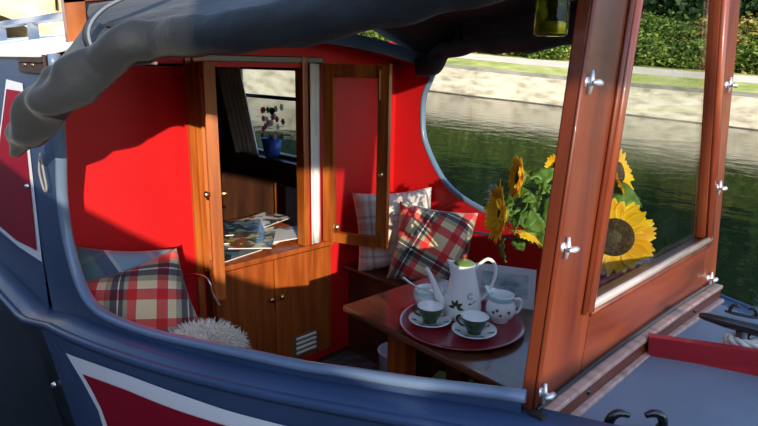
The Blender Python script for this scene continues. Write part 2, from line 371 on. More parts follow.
for nm, T, O, yf, sg in (('near', IN2, OUT2, Ys, 1), ('far', IF2, OF2, Yf, -1)):
    # outer sheet incl. the cabin side
    V = []; F = []
    def quad(a, b, c, d):
        k = len(V); V.extend([a, b, c, d]); F.append((k, k+1, k+2, k+3))
    P = surf(T, yf, 0); Q = surf(O, yf, 0)
    for i in range(len(P)-1): quad(P[i], P[i+1], Q[i+1], Q[i])
    y0 = yf(-3)
    if sg == 1: quad((-8, y0, .014), (-2.36, y0, .014), (-2.36, y0, -.98), (-8, y0, -1.0))
    else:
        for xa, xc, za, zc in WHOLE: quad((xa, y0, za), (xc, y0, za), (xc, y0, zc), (xa, y0, zc))
    me_obj('cabin_side', V, F, BLUE, boat)
    V = []; F = []
    P = surf(T, yf, .028*sg); Q = surf(O, yf, .028*sg)
    for i in range(len(P)-1): quad(P[i], P[i+1], Q[i+1], Q[i])
    xs = [-2.36+(1.86)*k/16 for k in range(17)]
    for a, b in zip(xs, xs[1:]): quad((a, yf(a)+.028*sg, zg(a)-.03), (b, yf(b)+.028*sg, zg(b)-.03), (b, yf(b)+.028*sg, -1.53), (a, yf(a)+.028*sg, -1.53))
    me_obj('side_lining', V, F, RED, boat)
    # rounded pale edge round the opening
    bm = bmesh.new(); add_tube(bm, [(x, yf(x)+.014*sg, z) for x, z in T], .013, 12, (Vector((0, 1, 0)), 1.4)); bm_obj('opening_trim', bm, BLUEL, boat, True)
# gunwales and hull sides
xs = [-8, -5, -4, -3.3, -3, -2.7]+[-2.5+.1*k for k in range(38)]
for yf, sg, zz_ in ((Ys, 1, zg), (Yf, -1, zgf)):
    A = [(x, yf(x)+.03*sg, zz_(x)) for x in xs]; B = [(x, yf(x)-.095*sg, zz_(x)-.006) for x in xs]
    ribbon('gunwale', A, B, BLUE, boat, True, .012)
    bm = bmesh.new(); add_tube(bm, B, .013, 8); bm_obj('gunwale_bead', bm, BLUEL if 0 else BLUE, boat, True)
    zr = [0, .08, .16, .25, .4, .7, 1.05]
    def xb(z): return interp([(-1.9, -1.5), (-1.4, -1.75), (-1.158, -1.899), (-.986, -2.021), (-.868, -2.162), (-.7, -2.3)], z)
    for nm, m_, a, b in (('hull_side', BLUE, 0, 1), ('black_hull_plate', BLACKH, 1, 0)):
        V = []; F = []; nx = 44
        for i in range(nx+1):
            for j, q in enumerate(zr):
                zb = interp([(0, -.93), (1, -1.95)], q/1.05); x0 = xb(zb); f = i/nx
                x = x0+(1.2-x0)*f if a == 0 else -8+(x0+8)*f
                z = zz_(x)-.01-q; V.append((x, yf(x)-.100*sg, z))
        nr = len(zr)
        for i in range(nx):
            for j in range(nr-1): F.append((i*nr+j, (i+1)*nr+j, (i+1)*nr+j+1, i*nr+j+1))
        me_obj(nm, V, F, m_, boat)
# painted panels
def patch(name, T, B, yf, off, material, nx=30, nz=10):
    T = resample([Vector((x, 0, z)) for x, z in T], nx); B = resample([Vector((x, 0, z)) for x, z in B], nx); V = []; F = []
    for i in range(nx):
        for j in range(nz):
            p = T[i].lerp(B[i], j/(nz-1)); V.append((p.x, yf(p.x)+off, p.z))
    for i in range(nx-1):
        for j in range(nz-1): F.append((i*nz+j, (i+1)*nz+j, (i+1)*nz+j+1, i*nz+j+1))
    return me_obj(name, V, F, material, boat)
patch('white_border', [(-1.848, -.878), (-1.66, -.846), (-1.483, -.822), (-1.284, -.806), (-1.117, -.795), (-.929, -.775), (-.72, -.755)],
      [(-1.848, -.878), (-1.75, -.935), (-1.668, -1.001), (-1.648, -1.05), (-1.60, -1.25), (-1.2, -1.25), (-.72, -1.2)], Ys, -.104, WHITEP)
patch('crimson_panel', [(-1.735, -.905), (-1.61, -.884), (-1.492, -.868), (-1.287, -.852), (-1.078, -.830), (-.9, -.812), (-.74, -.795)],
      [(-1.735, -.905), (-1.69, -.935), (-1.642, -.98), (-1.608, -1.04), (-1.565, -1.22), (-1.2, -1.22), (-.74, -1.17)], Ys, -.108, CRIM)
patch('white_border', [(-2.53, -.075), (-2.32, -.083)], [(-3.2, -.75), (-2.68, -.753), (-2.362, -.736)], Ys, -.003, WHITEP)
patch('crimson_panel', [(-2.535, -.11), (-2.345, -.11)], [(-3.15, -.722), (-2.70, -.728), (-2.405, -.700)], Ys, -.006, CRIM)
# deck, floor, bulkheads
def between(z, x0, x1, n, dz=0):
    X = [x0+(x1-x0)*k/n for k in range(n+1)]
    return [(x, Ys(x)+.0, z) for x in X], [(x, Yf(x)-.0, z) for x in X], [(x, CY, z+dz) for x in X]
a, b, c = between(-.712, -.545, 1.2, 20, .02)
V = a+c+b; n = len(a); F = [(i, i+1, n+i+1, n+i) for i in range(n-1)]+[(n+i, n+i+1, 2*n+i+1, 2*n+i) for i in range(n-1)]
me_obj('foredeck', V, F, DECKP, boat, True)
a, b, c = between(-1.53, -2.28, -.48, 12)
FLO = varied('well_floor_rubber', [(.3, (.03, .012, .012)), (.7, (.06, .022, .020))], (20, 20, 20), rough=.7)
ribbon('well_floor', a, b, FLO, boat)
me_obj('fore_bulkhead', [(-.545, Ys(-.545), -.70), (-.545, Yf(-.545), -.70), (-.545, Yf(-.545), -1.53), (-.545, Ys(-.545), -1.53)], [(0, 1, 2, 3)], RED, boat)
mt = bx('foot_mat', (-2.2, -1.75), (1.50, 1.95), (-1.529, -1.512), varied('grey_ribbed_mat', [(.35, (.03, .032, .035)), (.6, (.10, .105, .11))], (60, 8, 8), rough=.9)); tag(mt, 'grey ribbed mat on the well floor in front of the locker', 'mat')

# rear bulkhead (cabin front)
YN, YFAR = .593, 2.337
OL, OR_, OT = 1.165, 1.745, .03
bm = bmesh.new()
def ab(x, y, z): add_box(bm, ((x[0]+x[1])/2, (y[0]+y[1])/2, (z[0]+z[1])/2), (x[1]-x[0], y[1]-y[0], z[1]-z[0]))
ab((XB-.03, XB), (YN, OL), (-1.53, -.01)); ab((XB-.03, XB), (OR_, YFAR), (-1.53, -.01)); bm_obj('front_bulkhead', bm, RED, boat)
bx('door_jamb', (XB-.03, XB+.028), (1.150, 1.185), (-.885, .03), W_DOOR, boat, .006)
bx('door_jamb', (XB-.03, XB+.016), (1.125, 1.150), (-1.2, .03), W_DOOR, boat, .005)
bx('door_jamb', (XB-.05, XB+.012), (1.703, 1.735), (-.885, .03), W_DOOR, boat, .006)
bx('door_head', (XB-.03, XB+.008), (1.15, 1.83), (.0, .03), BLACKH, boat, .005)  # black instead of wood, standing in for the shade above the doorway
# roof
rx = [YN-.05+(YFAR-YN+.1)*k/24 for k in range(25)]
def zroof(y): return .014+.125*(1-((y-CY)/.922)**2)
A = [(-8, y, zroof(y)) for y in rx]; B = [(-2.03, y, zroof(y)) for y in rx]
ribbon('cabin_roof', A, B, WHITEP, boat, True, .02)
A = [(-2.03, y, zroof(y)+.010) for y in rx[2:]]; B = [(-2.03, y, zroof(y)-.05) for y in rx[2:]]
ribbon('roof_fascia', A, B, BLUE, boat, False, .02)
A = [(-2.28, y, zroof(y)-.025) for y in rx]; B = [(-2.02, y, zroof(y)-.025) for y in rx]
ribbon('overhang_lining', A, B, W_DARK, boat)
# roof handrail with stanchions
prism('bulkhead_top', [(XB, y, zroof(y)-.012) for y in rx[1:-1]]+[(XB, YFAR, -.02), (XB, YN, -.02)], (-.03, 0, 0), RED, boat)
hr = tube('roof_handrail', [(-8, .80, .158), (-2.3, .80, .162)], .017, mat('grey_rail', (.35, .38, .42), .4), boat)
for k in range(6): bx('rail_bracket', (-2.5-k*.55, -2.44-k*.55), (.785, .815), (.06, .15), mat('grey_rail'), hr)
bl = box('folded_rope_tray', (-2.95, 1.05, .14), (.7, .12, .03), WHITEP, None, Matrix.Rotation(.05, 3, 'Z'), .006); tag(bl, 'white plank lying behind the handrail on the cabin roof', 'plank')
bl.name = 'roof_plank'
tube('wire_hoop', [(-2.25, .62, .03), (-2.2, .66, .055), (-2.14, .70, .06), (-2.10, .72, .055)], .0025, mat('grey_rail'), boat, 6, 4)
# wooden frame at the rear of the canvas
fr = empty('hatch_frame', 'varnished wooden frame filled with dark canvas standing on the cabin roof edge', 'frame', (-2.10, .67, .03))
prism('frame_post', [(-2.085, .652, .0), (-2.085, .708, .0), (-2.085, .712, .19), (-2.085, .648, .19)], (-.03, 0, 0), wood('frame_post_wood', (.16, .035, .010), (.30, .08, .02), (.42, .13, .04), (14, 14, 2), .5, .4), fr)
prism('frame_head', [(-2.085, .648, .17), (-2.085, CY, .30), (-2.085, CY, .335), (-2.085, .648, .205)], (-.03, 0, 0), MAT['frame_post_wood'], fr)
prism('canvas_panel', [(-2.095, .70, .03), (-2.095, CY, .14), (-2.095, CY, .31), (-2.095, .70, .18)], (-.008, 0, 0), CANV, fr)

# cabin interior
def wall_quad(name, q, m_): return me_obj(name, q, [(0, 1, 2, 3)], m_, boat)
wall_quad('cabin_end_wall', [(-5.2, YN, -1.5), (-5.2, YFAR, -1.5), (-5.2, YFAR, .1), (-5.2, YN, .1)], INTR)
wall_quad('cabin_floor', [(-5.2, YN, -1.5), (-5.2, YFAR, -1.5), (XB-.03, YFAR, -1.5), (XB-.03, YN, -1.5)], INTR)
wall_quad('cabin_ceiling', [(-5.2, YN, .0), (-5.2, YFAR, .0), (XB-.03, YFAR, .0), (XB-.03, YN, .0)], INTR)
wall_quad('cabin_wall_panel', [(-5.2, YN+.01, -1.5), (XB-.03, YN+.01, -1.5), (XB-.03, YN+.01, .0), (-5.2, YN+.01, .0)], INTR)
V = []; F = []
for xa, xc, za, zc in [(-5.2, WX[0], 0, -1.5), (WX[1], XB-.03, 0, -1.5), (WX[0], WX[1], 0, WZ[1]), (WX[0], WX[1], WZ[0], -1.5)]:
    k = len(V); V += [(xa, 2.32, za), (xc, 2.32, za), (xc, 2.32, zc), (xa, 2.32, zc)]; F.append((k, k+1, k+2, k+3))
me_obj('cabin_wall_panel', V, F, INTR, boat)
bx('cabin_ceiling_light', (-3.4, -3.2), (1.4, 1.5), (-.015, -.001), CREAMP, boat)
# side window: frame, glazing bar, panes
wf = None
bm = bmesh.new()
for x, z in (((WX[0]-.02, WX[1]+.02), (WZ[0]-.02, WZ[0]+.02)), ((WX[0]-.02, WX[1]+.02), (WZ[1]-.012, WZ[1]+.02)), ((WX[0]-.02, WX[0]+.02), (WZ[0], WZ[1])), ((WX[1]-.02, WX[1]+.02), (WZ[0], WZ[1]))):
    add_box(bm, ((x[0]+x[1])/2, 2.325, (z[0]+z[1])/2), (x[1]-x[0], .06, z[1]-z[0]))
wf = bm_obj('cabin_window', bm, mat('dark_blue_frame', (.012, .018, .05), .3), boat)
bx('glazing_bar', (WX[0], WX[1]), (2.30, 2.335), (-.238, -.215), mat('dark_blue_frame'), wf)
bx('pane', (WX[0], WX[1]), (2.333, 2.337), WZ, GLASS, wf)
bx('dado_rail', (-5.2, XB-.04), (2.28, 2.32), (-.80, -.765), W_DARK, boat, .006)
bx('wall_post', (-3.35, -3.28), (2.27, 2.32), (-1.5, -.80), W_DOOR, boat, .006)
bx('white_wall_panel', (-3.24, -2.9), (2.285, 2.315), (-1.5, -.815), WHITEP, boat)
# curtain tied back left of the window
def cloth(name, T, B, material, waves, amp, label, parent=None, n=60, m_=10, nv=Vector((0, -1, 0))):
    T = [Vector(p) for p in T]; B = [Vector(p) for p in B]; V = []; F = []
    for i in range(n):
        f = i/(n-1)
        for j in range(m_):
            g = j/(m_-1); p = (T[0].lerp(T[1], f)).lerp(B[0].lerp(B[1], f), g)
            V.append(p+nv*(amp*(1+math.sin(f*waves*2*math.pi+g*1.5))))
    for i in range(n-1):
        for j in range(m_-1): F.append((i*m_+j, (i+1)*m_+j, (i+1)*m_+j+1, i*m_+j+1))
    o = me_obj(name, V, F, material, parent, True); md = o.modifiers.new('s', 'SOLIDIFY'); md.thickness = .003
    if parent is None: tag(o, label, 'curtain')
    return o
cloth('side_curtain', [(-4.05, 2.27, .0), (-3.74, 2.27, .0)], [(-3.80, 2.27, -.64), (-3.50, 2.27, -.64)], CURT, 5, .012, 'grey gathered curtain beside the small window inside the cabin')
cloth('door_curtain', [(XB+.010, 1.742, .0), (XB+.010, 1.798, .0)], [(XB+.010, 1.740, -.88), (XB+.010, 1.800, -.88)], CLOTHW, 1.5, .004, 'narrow white curtain hanging beside the open glazed door', n=16, nv=Vector((1, 0, 0)))

fp_ = empty('reflection_pot', 'blue pot of pink and white flowers added for the coloured reflections in the cabin window', 'flower pot', (-3.35, 2.25, -.62))  # pot added to stand in for coloured reflections at the window
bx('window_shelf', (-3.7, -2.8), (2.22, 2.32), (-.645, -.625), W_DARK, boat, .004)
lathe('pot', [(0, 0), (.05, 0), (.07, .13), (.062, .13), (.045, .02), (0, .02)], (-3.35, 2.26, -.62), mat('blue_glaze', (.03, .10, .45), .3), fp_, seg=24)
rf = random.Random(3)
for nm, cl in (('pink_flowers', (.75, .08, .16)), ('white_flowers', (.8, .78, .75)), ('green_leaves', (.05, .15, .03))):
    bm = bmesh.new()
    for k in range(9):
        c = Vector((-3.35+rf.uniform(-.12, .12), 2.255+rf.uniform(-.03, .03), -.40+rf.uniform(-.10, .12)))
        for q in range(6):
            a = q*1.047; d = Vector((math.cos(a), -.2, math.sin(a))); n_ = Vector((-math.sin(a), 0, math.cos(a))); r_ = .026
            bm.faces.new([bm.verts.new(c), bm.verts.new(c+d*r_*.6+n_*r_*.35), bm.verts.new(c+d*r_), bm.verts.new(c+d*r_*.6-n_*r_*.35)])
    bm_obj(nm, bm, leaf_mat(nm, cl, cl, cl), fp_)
# locker under the doorway
lk = empty('front_locker', 'varnished two door locker with louvred vent filling the cabin doorway', 'cupboard', (XB-.2, 1.5, -1.53))
bx('locker_top', (-2.95, XB+.018), (1.19, 1.885), (-.91, -.885), W_LOCK, lk, .006)
bx('locker_body', (-2.9, XB-.004), (1.2, 1.872), (-1.50, -.91), W_LOCK, lk)
bx('plinth', (-2.8, XB+.005), (1.2, 1.872), (-1.53, -1.49), RED, lk)
d1 = bx('locker_door', (XB-.004, XB+.014), (1.205, 1.512), (-1.49, -.915), W_LOCK, lk, .004)
d2 = bx('locker_door', (XB-.004, XB+.014), (1.518, 1.868), (-1.49, -.915), W_LOCK, lk, .004)
for d, y in ((d1, 1.485), (d2, 1.545)):
    lathe('door_knob', [(0, .032), (.011, .030), (.014, .022), (.009, .012), (.006, .0)], (XB+.012, y, -1.105), BRASS, d, (1, 0, 0), 14)
vf = box('louvre_vent', (XB+.017, 1.69, -1.405), (.006, .165, .115), mat('vent_brown', (.16, .11, .05), .4), d2, None, .002)
bm = bmesh.new()
for k in range(4):
    add_box(bm, (XB+.022, 1.695, -1.365-.026*k), (.012, .125, .012), Matrix.Rotation(.5, 3, 'Y'))
sl = bm_obj('vent_slats', bm, CREAMP, None); put(sl, lk)

# open doors
def door(name, hinge, free, z0, z1, glazed, lab):
    h = Vector((hinge[0], hinge[1], 0)); f = Vector((free[0], free[1], 0)); wd = (f-h).length; d = (f-h).normalized(); n = Vector((d.y, -d.x, 0)); zc = (z0+z1)/2
    Rm = Matrix((d, n, Vector((0, 0, 1)))).transposed(); t = .028; sw_ = .055
    e = bpy.data.objects.new(name, None); e.location = (hinge[0], hinge[1], z0); col.objects.link(e); put(e, boat)
    def part(nm, s0, s1, za, zb, m_, th=t, off=0, bev=.005): return box(nm, tuple(h+d*(s0+s1)/2+n*off+Vector((0, 0, (za+zb)/2))), (s1-s0, th, zb-za), m_, e, Rm, bev)
    part('stile', 0, sw_, z0, z1, W_DOOR); part('stile', wd-sw_, wd, z0, z1, W_DOOR)
    part('rail', sw_, wd-sw_, z0, z0+.05, W_DOOR); part('rail', sw_, wd-sw_, z1-.06, z1, W_DOOR)
    if glazed: part('door_glass', sw_, wd-sw_, z0+.05, z1-.06, GLASS, .004, 0, 0)
    else: part('door_panel', sw_, wd-sw_, z0+.05, z1-.06, W_DOOR, .012)
    return e, h, d, n, wd
e, h, d, n, wd = door('glazed_door', (XB+.03, 1.815), (-1.93, 1.952), -.868, .0, True, '')
for z in (-.50,): lathe('door_knob', [(0, .030), (.010, .028), (.013, .02), (.008, .010), (.005, 0)], h+d*(wd-.028)+n*.012+Vector((0, 0, z)), BRASS, e, n, 14)
kn = box('brass_bolt', tuple(h+d*(wd-.03)+n*.019+Vector((0, 0, -.82))), (.014, .008, .07), BRASS, e, Matrix((d, n, Vector((0, 0, 1)))).transposed(), .002)
box('brass_stay', tuple(h+d*(wd-.04)+n*.019+Vector((0, 0, -.09))), (.008, .006, .13), BRASS, e, Matrix((d, n, Vector((0, 0, 1)))).transposed(), .002)
lathe('round_catch', [(0, .012), (.014, .010), (.018, .0)], h+d*.07-n*.0+n*.012+Vector((0, 0, -.79)), BRASS, e, n, 14)
e, h, d, n, wd = door('panelled_door', (XB+.03, 1.19), (-1.90, 1.035), -.868, .0, False, '')
lathe('door_knob', [(0, .030), (.010, .028), (.013, .02), (.008, .010), (.005, 0)], h+d*(wd-.028)+n*.012+Vector((0, 0, -.47)), BRASS, e, n, 14)
lathe('door_knob', [(0, .030), (.010, .028), (.013, .02), (.008, .010), (.005, 0)], h+d*(wd-.028)-n*.012+Vector((0, 0, -.47)), BRASS, e, -n, 14)
# hook holding it back
bm = bmesh.new(); add_tube(bm, catmull([(XB+.01, 1.043, -.865), (-2.15, 1.02, -.845), (-2.03, 1.0, -.80), (-1.93, 1.0, -.79), (-1.91, 1.01, -.85), (-1.90, 1.03, -.90)], 5), .004, 8)
add_lathe(bm, [(0, .02), (.012, .016), (.016, 0)], (XB, 1.043, -.865), (1, 0, 0), 12)
bm_obj('cabin_hook', bm, STEEL, boat, True)

# benches
BW = W_DARK
bf = empty('far_bench', 'dark wooden bench top along the far side of the well', 'bench', (-1.6, 2.15, -1.53))
bx('bench_top', (XB+.005, -.60), (1.955, 2.30), (-1.065, -1.04), BW, bf, .005)
bx('bench_front', (XB+.005, -.60), (2.0, 2.02), (-1.53, -1.065), W_DARK, bf)
bn = empty('near_bench', 'wooden bench along the near side of the well, under plaid cushions', 'bench', (-1.5, .8, -1.53))
bx('bench_top', (XB+.005, -1.25), (.80, 1.06), (-1.06, -1.035), BW, bn, .005)
bx('bench_front', (XB+.005, -1.25), (1.01, 1.03), (-1.53, -1.06), W_LOCK, bn)

# ================================================================== canvas cover
cv = empty('canvas_cover', 'black canvas cover stretched over the front well with its sides rolled up', 'canopy', (-1.3, CY, .1))
LOW = [(-1.62, .60, .03), (-1.554, .614, .015), (-1.415, .642, .004), (-1.309, .666, .008), (-1.13, .713, .020), (-.957, .766, .042), (-.83, .808, .067), (-.719, .849, .097), (-.66, .872, .112), (-.50, .93, .16)]
RR = .046
ax = [Vector((x, y-.01, z+RR)) for x, y, z in LOW]
droop = [Vector((-1.923, 0.425, -0.260)), Vector((-1.856, 0.430, -0.228)), Vector((-1.748, 0.445, -0.149)), Vector((-1.637, 0.470, -0.085)), Vector((-1.557, 0.500, -0.044)), Vector((-1.501, 0.540, -0.003)), Vector((-1.43, .575, .035))]
path = catmull(droop+ax[2:], 8); rad = resample([.014, .032, .055, .063, .058, .044, .043, .043]+[RR, RR, .05, .053, .055, .058, .06], len(path))
bm = bmesh.new(); add_tube(bm, path, rad, 28)
for v in bm.verts:                      # crumpled folds, strongest in the drooping end
    s = max(0, min(1, (-1.38-v.co.x)/.25)); k = .008+.016*s
    q = v.co.copy(); v.co += Vector((0, noise.noise(q*14)*k, noise.noise(q*11+Vector((7, 3, 1)))*k)) + Vector((0, 0, noise.noise(Vector((q.x*4, q.y*25, q.z*25)))*.006))
ro = bm_obj('rolled_near_side', bm, CANV, cv, True); ro.modifiers.new('s', 'SUBSURF').render_levels = 1
# roof sheet
V = []; F = []; nx, ny = 30, 26
for i in range(nx+1):
    x = -2.085+1.6*i/nx
    yn = interp([(-2.1, .73), (-1.9, .65), (-1.62, .60)]+[(p.x, p.y) for p in ax], x)+.0; zn = interp([(-2.1, .175), (-1.9, .13), (-1.62, .07)]+[(p.x, p.z+.01) for p in ax], x)
    yfr = Yf(x)-.03; zf = interp([(-2.1, .02), (-1.98, .05), (-1.8, .18), (-1.1, .26), (-.95, .34), (-.5, .40)], x); zr_ = .335+.13*i/nx
    for j in range(ny+1):
        f = j/ny
        if f < .5: g = f/.5; y = yn+(CY-yn)*g; z = zn+(zr_-zn)*(g**.92)
        else: g = (f-.5)/.5; y = CY+(yfr-CY)*g; z = zr_+(zf-zr_)*(g**1.1)
        z += -.02*math.sin(math.pi*i/nx)*math.sin(math.pi*f)*1.0+noise.noise(Vector((x*3, y*3, 0)))*.012
        V.append((x, y, z))
for i in range(nx):
    for j in range(ny): F.append((i*(ny+1)+j, (i+1)*(ny+1)+j, (i+1)*(ny+1)+j+1, i*(ny+1)+j+1))
sh = me_obj('roof_sheet', V, F, CANV, cv, True); md = sh.modifiers.new('s', 'SOLIDIFY'); md.thickness = .004
V = []; F = []
fl = [((-2.0, .585, -.01), (-1.98, .50, -.13)), ((-1.90, .642, .085), (-1.86, .44, -.20)), ((-1.78, .625, .112), (-1.76, .45, -.15)), ((-1.68, .607, .09), (-1.64, .46, -.09)), ((-1.60, .60, .075), (-1.53, .53, -.02)), ((-1.52, .61, .07), (-1.46, .60, .03)), ((-1.44, .64, .07), (-1.40, .625, .04)), ((-1.34, .67, .07), (-1.32, .65, .045))]
for i, (a, b) in enumerate(fl):
    a = Vector(a); b = Vector(b)
    for j in range(9):
        g = j/8; p = a.lerp(b, g); p.y += -.012*math.sin(g*math.pi)+.008*math.sin(i*2.1+j); V.append(p)
for i in range(len(fl)-1):
    for j in range(8): F.append((i*9+j, (i+1)*9+j, (i+1)*9+j+1, i*9+j+1))
hf = me_obj('hanging_flap', V, F, CANV, cv, True); hf.modifiers.new('u', 'SUBSURF').render_levels = 2; md = hf.modifiers.new('s', 'SOLIDIFY'); md.thickness = .004
# far side: lining band and loosely rolled curtain
xs2 = [-2.0+.1*k for k in range(16)]
ribbon('lining_band', [(x, Yf(x)-.035, interp([(-2.1, .02), (-1.98, .05), (-1.8, .18), (-1.1, .26), (-.95, .34), (-.5, .40)], x)) for x in xs2], [(x, Yf(x)-.06, interp([(-1.9, .035), (-1.75, .055), (-1.41, .13), (-1.1, .20), (-.97, .30), (-.5, .36)], x)) for x in xs2], CANVL, cv, True)
FR = [(-2.02, 2.25, .0, .05), (-1.944, 2.258, .010, .055), (-1.867, 2.25, .068, .04), (-1.707, 2.235, .09, .034), (-1.41, 2.18, .105, .048), (-1.2, 2.13, .135, .060), (-1.08, 2.10, .165, .068), (-.97, 2.06, .30, .06), (-.7, 2.02, .345, .05), (-.5, 1.98, .37, .05)]
fp = catmull([Vector(q[:3]) for q in FR], 8); bm = bmesh.new(); add_tube(bm, fp, resample([q[3] for q in FR], len(fp)), 20)
for v in bm.verts:
    q = v.co.copy(); v.co += Vector((0, noise.noise(q*9)*.012, noise.noise(q*8+Vector((3, 3, 1)))*.014))
bm_obj('rolled_far_side', bm, CANV, cv, True)
bx('hanging_strap', (-1.80, -1.775), (2.24, 2.262), (.09, .23), CANV, cv)
# strap over the near roll
def band(name, pts, wdir, wdt, material, parent, th=.004):
    P = catmull(pts, 6); wd_ = Vector(wdir).normalized()*wdt/2
    o = ribbon(name, [p-wd_ for p in P], [p+wd_ for p in P], material, parent, True); md = o.modifiers.new('s', 'SOLIDIFY'); md.thickness = th; return o
STR = mat('grey_webbing', (.055, .06, .065), .7)
st = band('roll_strap', [(-1.66, .84, .27), (-1.63, .68, .17), (-1.60, .58, .115), (-1.575, .535, .06), (-1.555, .55, .005), (-1.54, .60, -.01)], (1, 0, 0), .05, STR, cv)
tube('strap_piping', [(-1.635, .83, .272), (-1.605, .675, .173), (-1.575, .575, .118), (-1.55, .53, .062), (-1.53, .545, .004), (-1.50, .60, -.008), (-1.45, .628, -.006), (-1.42, .635, -.006)], .004, mat('pale_piping', (.20, .21, .22), .6), cv, 8, 6)
# small screws and bracket where the roll hangs
br2 = bx('leather_patch', (-2.30, -2.02), (.552, .562), (-.045, .012), mat('dark_brown_patch', (.05, .025, .018), .6), None, .003); tag(br2, 'dark brown patch with two brass studs at the roof edge', 'patch')
for x in (-2.13, -2.22): lathe('brass_stud', [(0, .006), (.006, .004), (.008, 0)], (x, .552, -.02), BRASS, br2, (0, -1, 0), 10)
lp = tube('cord_loop', [(-2.14, .545, -.30), (-2.11, .54, -.36), (-2.10, .54, -.41), (-2.13, .54, -.42), (-2.16, .54, -.36), (-2.14, .545, -.30)], .004, mat('grey_cord', (.25, .24, .22), .8), None, 6, 5); tag(lp, 'loop of grey cord hanging below the drooping canvas end', 'cord')
for x, z in ((-2.41, -.455),): lathe('canvas_stud', [(0, .012), (.008, .010), (.010, 0)], (x, .56, z), STEEL, boat, (0, -1, 0), 10)
lathe('canvas_stud', [(0, .012), (.008, .010), (.010, 0)], (-1.98, .463, -1.04), STEEL, boat, (0, -1, 0), 10)

# ================================================================== cratch board
CB = empty('cratch_board', 'varnished wooden cratch board with one large window closing the front of the well', 'board', (-.53, CY, -.69))
XF = -.52; TH = .03
def yz(name, poly, m_, x=XF, th=TH, par=CB, bev=0):
    o = prism(name, [(x, y, z) for y, z in poly], (-th, 0, 0), m_, par)
    if bev:
        md = o.modifiers.new('b', 'BEVEL'); md.width = bev; md.segments = 2
    return o
gl = lambda z: .943+(z+.667)*(.079/.782)          # front outer edge of near stile
wl_ = lambda z: 1.154+(z+.489)*(.058/.621)        # near window edge
wr_ = lambda z: 1.868-(z+.484)*(.175/.651)        # far window edge
fo = lambda z: 2.035-(z+.655)*(.189/.839)
yz('stile', [(gl(-.69), -.69), (wl_(-.69), -.69), (wl_(.40), .40), (gl(.40), .40)], W_BOARD, bev=.004)
yz('stile', [(wr_(-.69), -.69), (fo(-.69), -.69), (fo(.40), .40), (wr_(.40), .40)], W_BOARD, bev=.004)
yz('bottom_panel', [(wl_(-.69), -.69), (wr_(-.69), -.69), (wr_(-.49), -.487), (wl_(-.49), -.487)], W_BOARDH)
yz('top_panel', [(gl(.40), .40), (wl_(.40), .36), (wr_(.40), .36), (fo(.40), .40), (CY, .47)], W_BOARDH)
yz('window_glass', [(wl_(-.489)-.01, -.495), (wr_(-.484)+.01, -.495), (wr_(.36)+.01, .37), (wl_(.36)-.01, .37)], GLASS, XF-.012, .004)
# raised beads round the glass and down the outer edge
def bead(name, a, b, r, m_, sq=.7): return tube(name, [a, b], r, m_, CB, 10, 0, (Vector((1, 0, 0)), sq))
W_BEAD = wood('bead_wood', (.13, .022, .008), (.22, .042, .014), (.30, .07, .024), (20, 20, 2), .5, .35)
for dy, r in ((-.014, .013), (-.040, .007)):
    bead('bead', (XF+.004, wl_(-.50)+dy, -.50), (XF+.004, wl_(.36)+dy, .36), r, W_BEAD if r > .01 else W_BOARD)
for dy, r in ((.014, .014), (.040, .007)):
    bead('bead', (XF+.004, wr_(-.50)+dy, -.50), (XF+.004, wr_(.36)+dy, .36), r, W_BEAD if r > .01 else W_BOARD)
PS = varied('sill_reflection_varnish', [(.35, (.20, .13, .10)), (.6, (.42, .36, .33))], (30, 4, 30), rough=.3, coat=.6)  # pale tones paint in the shine reflected along the sill
bead('sill_bead', (XF+.006, wl_(-.5)-.01, -.487), (XF+.006, wr_(-.5)+.02, -.487), .011, PS)
bead('sill_bead', (XF+.003, wl_(-.5)-.005, -.508), (XF+.003, wr_(-.5)+.03, -.508), .008, W_BOARD)
bead('edge_bead', (XF+.001, gl(-.68)+.004, -.68), (XF+.001, gl(.36)+.004, .36), .006, W_BOARD)
# screw clamps
def clamp(y, z):
    e = bpy.data.objects.new('wing_clamp', None); e.location = (XF, y, z); col.objects.link(e); put(e, CB)
    bm = bmesh.new()
    add_lathe(bm, [(0, .004), (.009, .004), (.010, 0)], (XF, y, z), (1, 0, 0), 14)
    add_tube(bm, [(XF+.008, y-.002, z-.021), (XF+.010, y, z), (XF+.008, y+.003, z+.021)], [.003, .0055, .003], 10); bm_obj('clamp_plate', bm, CHROME, e, True)
    bm = bmesh.new(); add_tube(bm, [(XF, y, z), (XF+.018, y, z), (XF+.024, y, z)], [.004, .0055, .005], 12)
    add_tube(bm, [(XF+.020, y-.014, z), (XF+.022, y, z), (XF+.020, y+.015, z-.002)], [.003, .0065, .006], 10); bm_obj('clamp_screw', bm, CHROME, e, True)
for y, z in ((1.030, -.024), (1.004, -.331), (.968, -.625), (1.835, -.037), (1.893, -.331), (1.955, -.628)): clamp(y, z)
# base rail on deck
rl = empty('base_rail', 'worn wooden base rail screwed to the deck under the cratch board', 'rail', (-.51, CY, -.705))
def camb(y): return .014*(1-((y-CY)/.55)**2)
yy = [.945+1.075*k/12 for k in range(13)]
def railpart(nm, dx, z0, z1, m_):
    V = []; F = []
    for y in yy:
        c_ = camb(y); V += [(dx[0], y, z0+c_), (dx[1], y, z0+c_), (dx[1], y, z1+c_), (dx[0], y, z1+c_)]
    for i in range(len(yy)-1):
        for k in range(4): F.append((4*i+k, 4*i+(k+1) % 4, 4*i+4+(k+1) % 4, 4*i+4+k))
    F += [(0, 1, 2, 3), tuple(4*(len(yy)-1)+k for k in range(4))]
    o = me_obj(nm, V, F, m_, rl); md = o.modifiers.new('b', 'BEVEL'); md.width = .003; md.segments = 2; return o
railpart('rail_body', (-.519, -.494), -.715, -.672, W_BOARDH)
railpart('top_strip', (-.519, -.490), -.672, -.660, W_PALE)
railpart('bottom_strip', (-.496, -.480), -.716, -.704, W_PALE)
